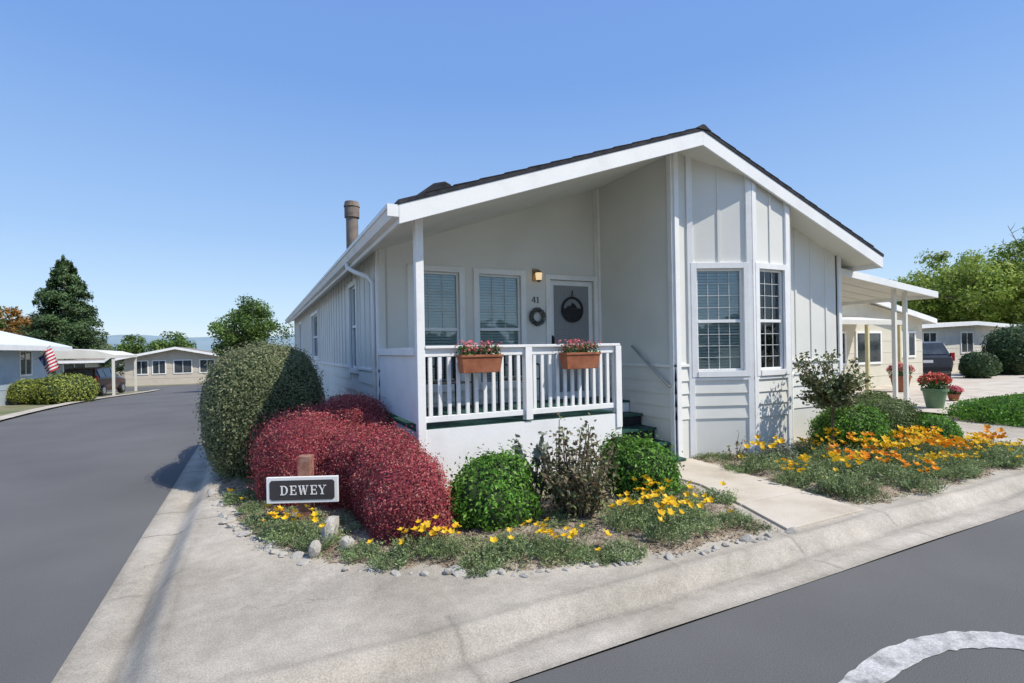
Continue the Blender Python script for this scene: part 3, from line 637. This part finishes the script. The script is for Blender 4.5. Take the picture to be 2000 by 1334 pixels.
open_shrub('silver_plant','tall spiky silver-green plant beside the rose bush',(1.08,-.66,.12),.98,.2,9,26,.09,SIL,9)
open_shrub('young_rose','leggy young rose under the bay window',(4.6,-.15,.12),.5,.14,6,12,.04,BR,12,tr=.007)
open_shrub('grey_shrub','low dark grey-green shrub under the bay window',(5.0,-.45,.12),.35,.3,26,40,.04,SIL,14,tr=.007)
# poppies : templates then copies
PL=leafmat('poppy_foliage',[(.13,.20,.075),(.21,.30,.115),(.30,.39,.18),(.40,.44,.26)],5,.35)
YE=leafmat('yellow_petals',[(.80,.42,.01),(.85,.55,.02),(.85,.62,.05)],5,.25,.9,1.1); ORG=leafmat('orange_petals',[(.80,.22,.01),(.85,.33,.015),(.85,.45,.02)],5,.25,.9,1.1)
def blades(n,R,h,w,r):
    a=r.uniform(0,6.283,n); R0=R*np.sqrt(r.random(n)); b=np.stack([np.cos(a)*R0,np.sin(a)*R0,-.01*np.ones(n)],1)
    L=h*r.uniform(.4,1.1,n); ln=r.normal(0,.45,(n,2)); d=unit(np.stack([ln[:,0]+np.cos(a)*.3,ln[:,1]+np.sin(a)*.3,np.ones(n)],1)); s=unit(np.cross(d,r.normal(0,1,(n,3))))*w
    m=b+d*(L*.6)[:,None]; t=b+d*L[:,None]+np.array([0,0,-.1])*L[:,None]
    V=[np.stack([b,m+s,t,m-s],1).reshape(-1,3)]
    k=5; f=r.uniform(.25,1,(n,k)); c=(b[:,None]+d[:,None]*(L[:,None,None]*f[...,None])).reshape(-1,3)+r.normal(0,.008,(n*k,3))
    V2,_=leaves(c,np.tile([0,-.2,1.],(len(c),1)),.022*r.uniform(.6,1.4,len(c)),.42,.8); V.append(V2); V=np.concatenate(V)
    return V,np.arange(len(V)).reshape(-1,4)
def poppy_meshes(seed,pm,nf,R=.17,h=.18,nb_=260):
    r=np.random.default_rng(seed); nb=NB(); V,F=blades(nb_,R,h,.0025,r); nb.add(V,F,0)
    fol=npmesh('poppy_foliage',np.concatenate(nb.V),np.concatenate(nb.F),np.concatenate(nb.m),[PL])
    V=[];F=[]
    for i in range(nf):
        a=r.uniform(0,6.28); q=R*.95*math.sqrt(r.random()); c=np.array([q*math.cos(a),q*math.sin(a),h*r.uniform(.85,1.45)])
        up=unit(np.array([[r.normal()*.35-.1,r.normal()*.35-.3,1]]))[0]; u=unit(np.cross(up,[[.3,1,.1]]))[0]; v=np.cross(up,u); s=r.uniform(.020,.033)
        for k in range(5):
            t0=k*1.2566; t1=t0+.75; t2=t0-.75; dd=lambda t,rr,z: c+(u*math.cos(t)+v*math.sin(t))*rr+up*z
            b=len(V); V+=[c-up*s*.3,dd(t2,s*.9,s*.4),dd(t0,s*1.35,s*.75),dd(t1,s*.9,s*.4)]; F.append([b,b+1,b+2,b+3])
    return fol,npmesh('poppy_blossoms',V,F,np.zeros(len(F)),[pm])
TY=[poppy_meshes(i,YE,5+4*i) for i in range(4)]; TO=[poppy_meshes(10+i,ORG,6+4*i) for i in range(4)]; TG=[poppy_meshes(20+i,YE,1,.15,.12,240) for i in range(3)]
def poppy(t,x,y,bedp,sc=1,lab='yellow'):
    z=float(bedz(x,y,bedp)); f,b=t
    o=bpy.data.objects.new('poppy_plant',f); col.objects.link(o); o.location=(x,y,z); o.rotation_euler=(0,0,random.uniform(0,6.28)); o.scale=(sc,sc,sc*random.uniform(.85,1.2))
    setp(o,label=f'feathery poppy plant with open {lab} flowers',cat='flower',group='poppy plants in the garden beds')
    c=bpy.data.objects.new('blossom',b); col.objects.link(c); c.parent=o
for x,y,k in ((-1.08,-.30,'Y'),(-.9,-.58,'Y'),(-1.18,-.05,'O'),(-.62,-.95,'G'),(-.20,-1.15,'Y'),(-.02,-1.28,'Y'),(.38,-1.5,'G'),(.66,-1.62,'Y'),(.82,-1.74,'Y'),
   (1.6,-1.5,'Y'),(1.75,-1.42,'Y'),(1.9,-1.62,'Y'),(2.05,-1.85,'Y'),(1.72,-1.85,'Y'),(2.3,-1.5,'G'),(2.45,-1.3,'G'),(2.75,-.95,'G'),(2.55,-1.85,'G'),
   (.15,-1.6,'G'),(2.85,-.3,'G'),(1.0,-1.88,'G'),(-.45,-1.22,'G'),(-1.3,.3,'G'),(2.15,-1.2,'Y'),(1.2,-1.95,'G'),
   (-1.4,.75,'G'),(-1.5,1.25,'G'),(2.95,-1.3,'G'),(.5,-1.35,'G')):
    t={'Y':TY,'O':TO,'G':TG}[k]; poppy(random.choice(t),x,y,bedL,random.uniform(.75,1.2),{'Y':'yellow','O':'orange','G':'yellow'}[k])
pr=np.random.default_rng(4); cnt=0
while cnt<112:
    x=pr.uniform(4.2,8.4); y=pr.uniform(-2.08,-.25)
    if not inpoly(np.array([x]),np.array([y]),bedR)[0]: continue
    if y>-.9 and pr.random()<.5: continue
    if x<5.8 and y<-.8 and pr.random()<.4: continue
    a=(abs(x-5.1)<.4 and y<-1.4)
    u=pr.random(); big=x>5.9
    k=(TO,'orange') if (a or (big and u<.17)) else ((TY,'yellow') if (u<.55 and big) or u<.28 else (TG,'yellow'))
    poppy(random.choice(k[0]),x,y,bedR,random.uniform(.85,1.4),k[1]); cnt+=1
# ground cover (uncountable)
nb=NB()
for P_,n in ((bedL,1500),(bedR,1500)):
    x=rng.uniform(P_[:,0].min(),P_[:,0].max(),n*6); y=rng.uniform(-2.2,min(2.4,P_[:,1].max()),n*6); k=inpoly(x,y,P_)&(edist(x,y,P_)>.07)&((np.sin(x*2.3+1)*np.sin(y*3.1+x)+.8*np.sin(x*7+y*5)+.4*np.sin(x*17-y*13)+rng.normal(0,.2,n*6))>.55); x=x[k][:n];y=y[k][:n]
    for j in range(9):
        m=len(x); xx=x+rng.normal(0,.026,m); yy=y+rng.normal(0,.026,m)
        V,F=leaves(np.stack([xx,yy,bedz(xx,yy,P_)+rng.uniform(.0,.055,m)],1),np.tile([0,-.1,1.],(m,1)),rng.uniform(.014,.032,m),.5,.55); nb.add(V,F,0)
        if j<4:
            b=np.stack([xx,yy,bedz(xx,yy,P_)-.01],1); d=unit(np.stack([rng.normal(0,.6,m),rng.normal(0,.6,m),np.ones(m)],1)); L=rng.uniform(.02,.09,m)[:,None]; s=unit(np.cross(d,rng.normal(0,1,(m,3))))*.003
            nb.add(np.stack([b,b+d*L*.5+s,b+d*L,b+d*L*.5-s],1).reshape(-1,3),np.arange(4*m).reshape(-1,4),0)
GC=leafmat('groundcover_leaves',[(.13,.19,.07),(.21,.28,.11),(.32,.35,.19)],3,.3)
nb.obj('ground_cover',[GC],kind='stuff',label='sparse low green weeds over the mulch',cat='ground cover')
# mulch chips
nb=NB()
for P_,n in ((bedL,18000),(bedR,11000)):
    x=rng.uniform(P_[:,0].min(),P_[:,0].max(),n*2); y=rng.uniform(-2.2,min(2,P_[:,1].max()),n*2); k=inpoly(x,y,P_); x=x[k][:n];y=y[k][:n]
    V,F=leaves(np.stack([x,y,bedz(x,y,P_)+.006],1),np.tile([0,0,1.],(len(x),1)),rng.uniform(.010,.036,len(x)),.45,.5); nb.add(V,F,0)
nb.obj('mulch',[leafmat('mulch_chips',[(.13,.09,.065),(.22,.165,.12),(.34,.27,.20),(.42,.36,.28)],3,0)],kind='stuff',label='loose bark chips covering the flower beds',cat='mulch')
# border stones
def stone_mesh(seed):
    bm=bmesh.new(); bmesh.ops.create_icosphere(bm,subdivisions=2,radius=1); r=random.Random(seed)
    pl=[(Vector((r.gauss(0,1),r.gauss(0,1),r.gauss(0,1))).normalized(),r.uniform(.55,.85)) for _ in range(9)]
    for v in bm.verts:
        for n,d in pl:
            k=v.co.dot(n)
            if k>d: v.co-=n*(k-d)
        v.co.z*=.7
    me=bpy.data.meshes.new('border_stone'); bm.to_mesh(me); bm.free(); me.materials.append(M_stone); return me
SM=[stone_mesh(i) for i in range(7)]
pts=[tuple(p) for p in bedL[:10]]
def along(pts,st):
    out=[]
    for a,b in zip(pts,pts[1:]):
        L=math.dist(a,b); k=max(1,round(L/st))
        for i in range(k): out.append((a[0]+(b[0]-a[0])*i/k,a[1]+(b[1]-a[1])*i/k))
    return out
for i,(x,y) in enumerate(along(pts,.075)):
    if random.random()<(.25 if x>-.3 else .08): continue
    o=bpy.data.objects.new('border_stone',random.choice(SM)); col.objects.link(o); s=random.choice([.022,.028,.034,.04,.048,.06]); o.location=(x+random.gauss(0,.022),y+random.gauss(0,.018)+.0,.108+s*.25); o.scale=(s*random.uniform(.8,1.5),s,s*random.uniform(.6,1)); o.rotation_euler=(random.gauss(0,.2),random.gauss(0,.2),random.uniform(0,6))
    setp(o,label='small pale stone edging the flower bed',cat='stone',group='stones edging the corner bed')
for x,y,s in ((-.80,-.50,.15),(-.95,-.78,.08),(-.70,-.80,.09)):
    o=link('garden_rock',random.choice(SM),loc=(x,y,.13+s*.5),rot=(.2,.1,s*9),label='pale jagged rock in the corner flower bed',cat='rock',group='pale rocks in the corner bed'); o.scale=(s*.8,s*.7,s*1.5)
# ---------------------------------------------------------------- neighbours
def bhouse(name,label,x0,x1,y0,y1,eave,ridge,axis,wm,rm,wins,oh=.35,zb=None,trim=M_white,rg=None):
    z0=float(gz(0,y0)) if zb is None else zb; e=empty(name,(0,0,0),label=label,cat='house')
    e.location=((x0+x1)/2,(y0+y1)/2,z0); cx,cy=(x0+x1)/2,(y0+y1)/2; hx,hy=(x1-x0)/2,(y1-y0)/2; T=.12
    R=Matrix.Identity(4) if axis=='y' else Matrix.Rotation(math.radians(90),4,'Z'); a,b=(hx,hy) if axis=='y' else (hy,hx)
    mb=MB(); mb.prism([(-a,-.5),(a,-.5),(a,eave),(0,ridge-.08),(-a,eave)],-b,b,0,R); w=mb.obj('wall',wm,e)
    mb=MB(); 
    for zz in (.45,.9,1.35,1.8): 
        mb.box(-hx-.012,hx+.012,-hy-.012,hy+.012,zz,zz+.02)
    mb.obj('wall_trim',wm,w)
    sl=(ridge-eave)/a; mb=MB()
    for s in (-1,1):
        xe=s*(a+oh); ze=eave-sl*oh
        mb.hexa([(0,-b-oh,ridge),(xe,-b-oh,ze),(xe,b+oh,ze),(0,b+oh,ridge),(0,-b-oh,ridge+.1),(xe,-b-oh,ze+.1),(xe,b+oh,ze+.1),(0,b+oh,ridge+.1)],0,R)
    ro=mb.obj('roof',rm,e); mb=MB()
    for s in (-1,1):
        xe=s*(a+oh); ze=eave-sl*oh
        for yy in (-b-oh-.03,b+oh+.001): mb.hexa([(0,yy,ridge-.12),(xe,yy,ze-.12),(xe,yy+.028,ze-.12),(0,yy+.028,ridge-.12),(0,yy,ridge+.08),(xe,yy,ze+.08),(xe,yy+.028,ze+.08),(0,yy+.028,ridge+.08)],0,R)
        mb.box(xe-.014,xe+.014,-b-oh,b+oh,ze-.12,ze+.08,0,R)
    mb.obj('fascia',trim,ro)
    for face,p,wd,zl,zh in wins:
        if face=='S': Mw=Matrix.Translation((p-cx,-hy,0))
        elif face=='E': Mw=Matrix.Translation((hx,p-cy,0))@Matrix.Rotation(math.radians(90),4,'Z')
        else: Mw=Matrix.Translation((-hx,p-cy,0))@Matrix.Rotation(math.radians(-90),4,'Z')
        mb=MB(); h=wd/2; mb.box(-h-.08,-h,-.05,.01,zl-.08,zh+.08,0,Mw); mb.box(h,h+.08,-.05,.01,zl-.08,zh+.08,0,Mw); mb.box(-h,h,-.05,.01,zh,zh+.08,0,Mw); mb.box(-h,h,-.05,.01,zl-.08,zl,0,Mw); mb.box(-.02,.02,-.045,.01,zl,zh,0,Mw)
        wo=mb.obj('window',trim,e); mb=MB(); mb.box(-h,h,-.02,.005,zl,zh,0,Mw); mb.obj('window_pane',M_darkglass,wo)
    return e
M_cream=mat('cream_siding',[(.60,.56,.45),(.67,.63,.52)],2,.7,.1,40); M_beige=mat('beige_siding',[(.52,.46,.38),(.58,.52,.44)],2,.75,.1,40)
M_offw=mat('offwhite_siding',[(.64,.62,.55),(.72,.70,.63)],2,.7,.1,40); M_yellow=mat('yellow_trim',[(.66,.58,.32)],4,.6)
M_bluew=mat('pale_blue_siding',[(.42,.50,.58),(.48,.56,.63)],2,.7); M_metroof=mat('white_metal_roof',[(.72,.76,.80),(.80,.83,.85)],2,.4); M_browroof=mat('brown_roof',[(.22,.19,.17),(.30,.26,.23)],4,.9)
h1=bhouse('neighbour_house','cream home with yellow trim beyond the driveway',14.3,23.4,6.5,20,2.65,3.45,'y',M_cream,M_metroof,[('S',17.3,1.6,1.0,2.1),('S',19.6,1.5,1.0,2.1),('S',22.3,.9,1.2,2.1)])
mb=MB(); mb.hexa([(15.0,5.0,2.35),(19.0,5.0,2.35),(19.0,6.44,2.6),(15.0,6.44,2.6),(15.0,5.0,2.5),(19.0,5.0,2.5),(19.0,6.44,2.7),(15.0,6.44,2.7)],0); 
for x in (15.1,17.0,18.9): mb.box(x-.05,x+.05,5.02,5.12,0.05,2.35,1)
o=mb.obj('patio_cover',[M_offw,M_yellow],label='small white patio cover on yellow posts',cat='awning')
bhouse('cream_house','low flat-roofed cream home behind dark hedges',29.5,41,10,22,2.55,2.75,'y',M_offw,M_offw,[('S',31.5,1.3,1.1,2.2),('S',35.5,1.3,1.1,2.2)],oh=.6)
bhouse('blue_house','pale blue home with a white metal roof',-18.5,-10.4,13,27.5,2.35,3.55,'y',M_bluew,M_metroof,[('E',24.5,1.2,1.0,2.0),('E',20.5,1.6,1.0,2.0)],oh=.7)
bhouse('beige_house','beige home with a low brown gable at the street end',-11.6,-4.0,50,60,2.35,3.15,'y',M_beige,M_browroof,[('S',-10.4,.9,.9,2.0),('S',-9.1,.9,.9,2.0),('S',-7.3,1.3,.9,2.0),('S',-5.4,1.1,.9,2.0)],oh=.7,zb=-.8)
bhouse('brown_house','cream home with low brown roof on the far corner',-24,-13.5,50,58,2.3,3.0,'x',M_cream,M_browroof,[('S',-15,1.4,1.0,2.0),('S',-18,1.4,1.0,2.0)],oh=.6)
mb=MB(); zc=float(gz(0,33))
mb.prism([(-13.3,2.35),(-12.5,2.6),(-10.8,2.75),(-9.1,2.6),(-8.3,2.35),(-8.3,2.2),(-13.3,2.2)],30.0,36,0,Matrix.Translation((0,0,zc)))
for x in (-13.2,-8.4):
    for y in (30.1,35.9): mb.box(x-.06,x+.06,y-.06,y+.06,zc,zc+2.2)
mb.box(-13.3,-13.15,30.2,36,zc,zc+2.2); mb.obj('white_carport',M_offw,label='white carport sheltering a dark maroon car',cat='carport')
M_red=mat('red_lens',[(.4,.01,.01)],5,.2); M_clear=mat('clear_lens',[(.7,.7,.7)],5,.1); M_alloy=mat('alloy',[(.5,.5,.52)],5,.3,metal=.8)
def car(name,label,loc,rot,paint,group=None):
    e=empty(name,loc,(0,0,rot),label=label,cat='car'); st=[(-2.2,.82,.42,.98,1.0,.78),(-2.12,.88,.32,1.04,1.10,.80),(-1.8,.91,.28,1.04,1.62,.66),(-1.0,.92,.28,1.02,1.68,.67),(.2,.92,.28,1.0,1.66,.67),(1.05,.91,.28,.98,1.08,.78),(1.95,.87,.3,.86,.95,.74),(2.2,.76,.4,.68,.76,.62)]
    mb=MB(); rings=[]
    for y,w,zb,zl,ztp,wt in st: rings.append(mb.pts([(-w*.9,y,zb),(-w,y,(zb+zl)/2),(-w,y,zl),(-wt,y,ztp),(wt,y,ztp),(w,y,zl),(w,y,(zb+zl)/2),(w*.9,y,zb)]))
    for a,b in zip(rings,rings[1:]):
        for k in range(8): l=(k+1)%8; mb.f.append((a+k,a+l,b+l,b+k)); mb.m.append(0)
    mb.f.append(tuple(rings[0]+k for k in range(8))); mb.m.append(0); mb.f.append(tuple(rings[-1]+k for k in range(8))); mb.m.append(0)
    mb.obj('body',paint,e,bevel=.03)
    mb=MB(); mb.face([(-.70,-2.125,1.14),(.70,-2.125,1.14),(.58,-1.86,1.58),(-.58,-1.86,1.58)]); mb.obj('rear_window',M_darkglass,e)
    mb=MB(); mb.face([(-.66,.30,1.62),(.66,.30,1.62),(.75,1.0,1.13),(-.75,1.0,1.13)]); mb.obj('windscreen',M_darkglass,e)
    for s in (-1,1):
        mb=MB()
        for ya,yb in ((-1.75,-1.05),(-.98,-.1),(-.03,.75)):
            f=lambda y,t,w=.935,wt=.68: (s*(w+(wt-w)*t),y,1.03+.63*t)
            mb.face([f(ya,.1),f(yb,.1),f(min(yb,.35),.86),f(ya+.05,.86)])
        mb.obj('side_window',M_darkglass,e)
        mb=MB(); mb.box(s*.86-.07 if s>0 else -.92,.92 if s>0 else s*.86+.07,-2.17,-2.02,.86,1.2); mb.obj('tail_light',M_red,e,bevel=.01)
        mb=MB(); mb.box(min(s*.55,s*.82),max(s*.55,s*.82),2.0,2.16,.68,.82); mb.obj('headlight',M_clear,e,bevel=.01)
        for y in (-1.35,1.38):
            mb=MB(); mb.tube([(s*.70,y,.34),(s*.74,y,.34),(s*.91,y,.34),(s*.94,y,.34)],[.31,.345,.345,.32],24); w=mb.obj('wheel',M_black,e)
            mb=MB(); mb.tube([(s*.92,y,.34),(s*.95,y,.34)],[.21,.18],16); mb.obj('rim',M_alloy,w)
    mb=MB(); mb.box(-.8,.8,-2.27,-2.12,.42,.62); mb.obj('bumper',M_black,e,bevel=.02)
    mb=MB(); mb.box(-.17,.17,-2.225,-2.2,.78,.90); mb.obj('licence_plate',M_white,e); return e
M_slate=mat('dark_blue_car_paint',[(.035,.04,.055)],3,.25,spec=.6); M_maroon=mat('dark_maroon_car_paint',[(.06,.018,.02)],3,.25,spec=.6)
car('parked_car','dark slate parked sport utility car, rear towards the street',(25.9,8.1,.06),math.radians(-50),M_slate)
car('parked_car','dark maroon car parked under the white carport',(-9.9,33.2,zc),math.radians(-8),M_maroon)
# pots
def pot(x,y,z,h,r,pm,label,pet):
    e=empty('flower_pot',(x,y,z),label=label,cat='flower pot'); mb=MB(); mb.tube([(0,0,0),(0,0,h*.85),(0,0,h*.86),(0,0,h)],[r*.65,r*.95,r*1.06,r*1.06],20); mb.obj('pot',pm,e)
    n=900; P_=unit(rng.normal(0,1,(n,3)))*rng.random((n,1))**.4*np.array([r*1.2,r*1.2,r*.8])+np.array([0,0,h+r*.5]); V,F=leaves(P_,P_-np.array([0,0,h]),.06,.7,.6); nb=NB(); nb.add(V,F,0); nb.obj('foliage',[M_geo],e)
    Q=unit(rng.normal(0,1,(150,3)))*np.array([r*1.25,r*1.25,r*.9]); Q[:,2]=np.abs(Q[:,2]); blossoms(Q+np.array([0,0,h+r*.5]),.06,pet,'blossom',e)
pot(14.1,1.85,.06,.5,.27,mat('green_glaze',[(.14,.23,.12)],5,.4),'sage green pot full of red geraniums',M_pinkr)
pot(18.2,4.7,.06,.55,.3,M_terra,'terracotta pot of coral flowers by the patio cover',M_pink)
pot(16.3,2.4,.06,.2,.15,M_terra,'small clay pot with pink flowers',M_pink)
# right hand hedges/trees
DK=leafmat('dark_conifer_leaves',[(.035,.07,.022),(.065,.115,.04),(.10,.165,.06)],.7,.2)
for e,n,rx,h,lab in ((21.0,23.4,.6,1.15,'small round dark shrub on the parking area'),(22.6,25.0,.75,1.15,'small round dark shrub beside the cream home')):
    x,y=cam_to_house(e,n); shrub('dark_shrub',lab,[(0,0,h*.45,rx,rx,h*.55,2.3)],3000,.11,[DK,M_core],(x,y,.05),shell=.2,amp=.06)
for e,n,rx,h in ((24.6,25.5,1.1,2.2),(26.6,27,1.3,2.4),(24.5,22.6,.9,1.5),(29.0,28,1.6,2.6)):
    x,y=cam_to_house(e,n); shrub('tall_hedge','tall dark green hedge screening the next home',[(0,0,h*.5,rx,rx*.8,h*.52,3.2)],7000,.12,[DK,M_core],(x,y,.0),shell=.2,amp=.09,cat='hedge',group='tall dark hedges',stray=.1)
LG=leafmat('spring_leaves',[(.16,.24,.03),(.27,.36,.06),(.40,.48,.11)],.35,.4)
MG=leafmat('broadleaf_leaves',[(.06,.12,.022),(.12,.20,.045),(.20,.29,.08)],.5,.35)
for i,(e,n,h,r) in enumerate(((46.5,50,11.5,4.8),(52,49,13,5.2),(42,55,9.2,3.8),(58,56,13,5),(50,60,12.5,5),(47,57,11.5,4.5))):
    x,y=cam_to_house(e,n); tree('leafy_tree','bright spring-green broad tree behind the homes',(x,y,float(gz(x,y))),h,(h*.55,r,h*.40),.3,LG,80,170,.34,1.35,group='spring green trees',seed=20+i)
x,y=cam_to_house(61,60); tree('bare_tree','leafless grey tree rising above the greenery',(x,y,-.5),15,(11.5,4.5,4.5),.26,LG,50,0,.3,1,seed=33,limbs=50,trunkmat=mat('grey_bark',[(.25,.22,.2)],5,.9))
# left hand trees
CF=leafmat('redwood_needles',[(.035,.07,.024),(.07,.125,.042),(.11,.175,.065)],.6,.12)
x,y=cam_to_house(-39.2,45.5); conifer('conifer_tree','tall broad dark green conifer behind the homes',(x,y,float(gz(x,y))),11.3,4.0,56000,.28,CF)
x,y=cam_to_house(-46.0,48); tree('autumn_tree','rusty orange broad tree beside the conifer',(x,y,-.9),7,(4.6,2.6,2.2),.25,leafmat('rusty_leaves',[(.24,.12,.02),(.38,.18,.04),(.20,.19,.06)],.5,.3),44,160,.3,1.0,seed=4)
x,y=cam_to_house(-51,52); tree('leafy_tree','rounded green tree near the conifer',(x,y,-.9),7.5,(5.4,2.6,2.4),.25,MG,36,150,.3,1.0,seed=5)
x,y=cam_to_house(-15.6,30.5); tree('street_tree','dense rounded green tree beside the side street',(x,y,float(gz(x,y))),5.6,(3.1,1.8,2.15),.16,MG,66,260,.15,.62,seed=6)
for i,(e,n,h) in enumerate(((-43,66,5.5),(-47,72,6.0),(-55,75,5.5),(-60,70,6.5),(-38,74,6.3))):
    x,y=cam_to_house(e,n); tree('leafy_tree','distant muted green tree beyond the far homes',(x,y,-.9),h,(h*.62,2.6,h*.34),.2,MG,26,110,.36,1.1,group='distant green trees',seed=50+i)
LM=leafmat('lime_leaves',[(.14,.19,.03),(.27,.32,.06),(.40,.42,.09)],2)
for e,n,rx,h in ((-18.3,21.3,1.0,1.15),(-19.8,21.5,.8,1.0)):
    x,y=cam_to_house(e,n); shrub('yellow_green_shrub','rounded yellow-green shrub across the side street',[(0,0,h*.42,rx,rx,h*.58,2.3)],4500,.09,[LM,M_core],(x,y,float(gz(x,y))),shell=.2,amp=.09,group='shrubs across the side street')
for e,n,rx,h in ((-20.7,19.6,.7,.9),(-21.6,21,.6,.9)):
    x,y=cam_to_house(e,n); shrub('grey_green_shrub','small grey-green shrub in front of the blue home',[(0,0,h*.42,rx,rx,h*.58,2.3)],2200,.09,[G1,M_core],(x,y,float(gz(x,y))),shell=.3,amp=.1)
# flag
fx,fy=cam_to_house(-20.6,23.0); fz=float(gz(fx,fy))
fl=empty('flag',(fx,fy,fz+1.55),(0,0,math.radians(-20)),label='american flag hanging from an angled pole on the blue home',cat='flag')
mb=MB(); mb.tube([(-.75,.3,.3),(.1,0,.95)],.02,6); mb.obj('flagpole',M_white,fl)
mr=mat('flag_red',[(.5,.03,.05)],4,.8); mw=mat('flag_white',[(.75,.75,.75)],4,.8); mbu=mat('flag_blue',[(.03,.05,.2)],4,.8)
mb=MB()
def fp(u,v): return (-.42+u*.52+.34*v,.06*math.sin(u*7+v*2),.55-v*.78+.42*u-.1*u*v-.15)
for j in range(13):
    for i in range(8):
        v0,v1=j/13,(j+1)/13;u0,u1=i/8,(i+1)/8; m=2 if (j<7 and i<3) else j%2
        mb.face([fp(u0,v1),fp(u1,v1),fp(u1,v0),fp(u0,v0)],m)
mb.obj('cloth',[mr,mw,mbu],fl)
mb=MB()
for j in range(5):
    for i in range(6):
        u,v=(i+.5)/6*.375,(j+.5)/5*.538; c=Vector(fp(u,v))+Vector((0,-.012,0)); pr_=[]
        for k in range(10):
            rr=.016 if k%2==0 else .007; a=math.pi/2+k*math.pi/5; pr_.append((c.x+rr*math.cos(a),c.y,c.z+rr*math.sin(a)))
        mb.face(pr_)
mb.obj('stars',mw,fl)
# far wood and hills
nb=NB(); n=110000; ang=rng.uniform(-np.pi,np.pi,n); dist=rng.uniform(105,150,n)
hh=3.2+1.4*np.sin(ang*17)+1.0*np.sin(ang*41+1)+.8*np.sin(ang*83)+np.where(np.abs(ang)>1.5,4,0); z=rng.random(n)**.8*hh-.9  # taller unseen trees behind the camera, added to reflect in the windows
e=np.sin(ang)*dist*1.2; nn=np.cos(ang)*dist; X=(e+1.1)*CA+(nn-5.25)*SA; Y=-(e+1.1)*SA+(nn-5.25)*CA
V,F=leaves(np.stack([X,Y,z],1),np.tile([0,-.5,1.],(n,1)),1.3*rng.uniform(.5,1.3,n),.7,.8); nb.add(V,F,0)
nb.obj('far_wood',[leafmat('far_wood_leaves',[(.10,.14,.07),(.15,.19,.10),(.21,.23,.14)],.06,.2)],kind='stuff',label='far-off mixed green trees along the valley',cat='trees')
V=[];F=[]; K=160
for i in range(K+1):
    a=-1.4+2.8*i/K
    for r,hh in ((900,-3),(1300,28+8*math.sin(a*9+1)+5*math.sin(a*23)),(1900,66+14*math.sin(a*5.3+2.2)+7*math.sin(a*17)+3*math.sin(a*47)),(2300,0)):
        e,nn=math.sin(a)*r,math.cos(a)*r; x,y=cam_to_house(e,nn); V.append((x,y,hh))
for i in range(K):
    for j in range(3): F.append([i*4+j,(i+1)*4+j,(i+1)*4+j+1,i*4+j+1])
link('hills',npmesh('hills',V,F,np.zeros(len(F)),[mat('hazy_hills',[(.19,.26,.31),(.23,.31,.35),(.26,.34,.37)],.004,1)]),kind='structure',label='low hazy blue-green hills on the horizon',cat='hills')  # distance haze is put into the hill colour
# ---------------------------------------------------------------- camera, light
cam=bpy.data.cameras.new('camera'); co=bpy.data.objects.new('camera',cam); col.objects.link(co); scene.camera=co
co.location=(-1.340,-5.194,1.75); co.rotation_euler=(math.radians(90),math.radians(1.0),math.radians(-26.3))
cam.lens=18.2; cam.sensor_width=36; cam.shift_y=.007; cam.clip_end=6000; cam.clip_start=.05
E,Nn=.93,-.37; sx,sy=E*CA+Nn*SA,-E*SA+Nn*CA; h=math.hypot(sx,sy); el=math.radians(52); sx,sy=sx/h,sy/h
d=Vector((sx*math.cos(el),sy*math.cos(el),math.sin(el)))
sun=bpy.data.lights.new('sun','SUN'); so=bpy.data.objects.new('sun',sun); col.objects.link(so); sun.energy=4.7; sun.angle=math.radians(.5); sun.color=(1,.94,.83)
so.rotation_euler=d.to_track_quat('Z','Y').to_euler()
w=bpy.data.worlds.new('World'); scene.world=w; w.use_nodes=True; N=w.node_tree.nodes; L=w.node_tree.links
sk=N.new('ShaderNodeTexSky'); sk.sky_type='NISHITA'; sk.sun_disc=False; sk.sun_elevation=el; sk.sun_rotation=math.atan2(sx,sy); sk.air_density=1.0; sk.dust_density=.3; sk.ozone_density=1.5
tc=N.new('ShaderNodeTexCoord'); sp=N.new('ShaderNodeSeparateXYZ'); L.new(tc.outputs['Generated'],sp.inputs[0])
r=N.new('ShaderNodeValToRGB'); L.new(sp.outputs['Z'],r.inputs['Fac']); e=r.color_ramp.elements
e[0].position=0; e[0].color=(.70,.82,.92,1); e[1].position=1; e[1].color=(.24,.37,.72,1)
for p,c in ((.06,(.54,.73,.93)),(.2,(.35,.56,.90)),(.45,(.19,.38,.82)),(.62,(.18,.35,.79))):
    q=e.new(p); q.color=(*c,1)
sc=N.new('ShaderNodeVectorMath'); sc.operation='SCALE'; sc.inputs['Scale'].default_value=1.08/.15; L.new(r.outputs[0],sc.inputs[0])
mx=N.new('ShaderNodeMix'); mx.data_type='RGBA'; mx.inputs[0].default_value=.8; L.new(sk.outputs[0],mx.inputs[6]); L.new(sc.outputs[0],mx.inputs[7])
L.new(mx.outputs[2],N['Background'].inputs[0]); N['Background'].inputs[1].default_value=.15
scene.view_settings.view_transform='Standard'; scene.view_settings.look='None'; scene.view_settings.exposure=0
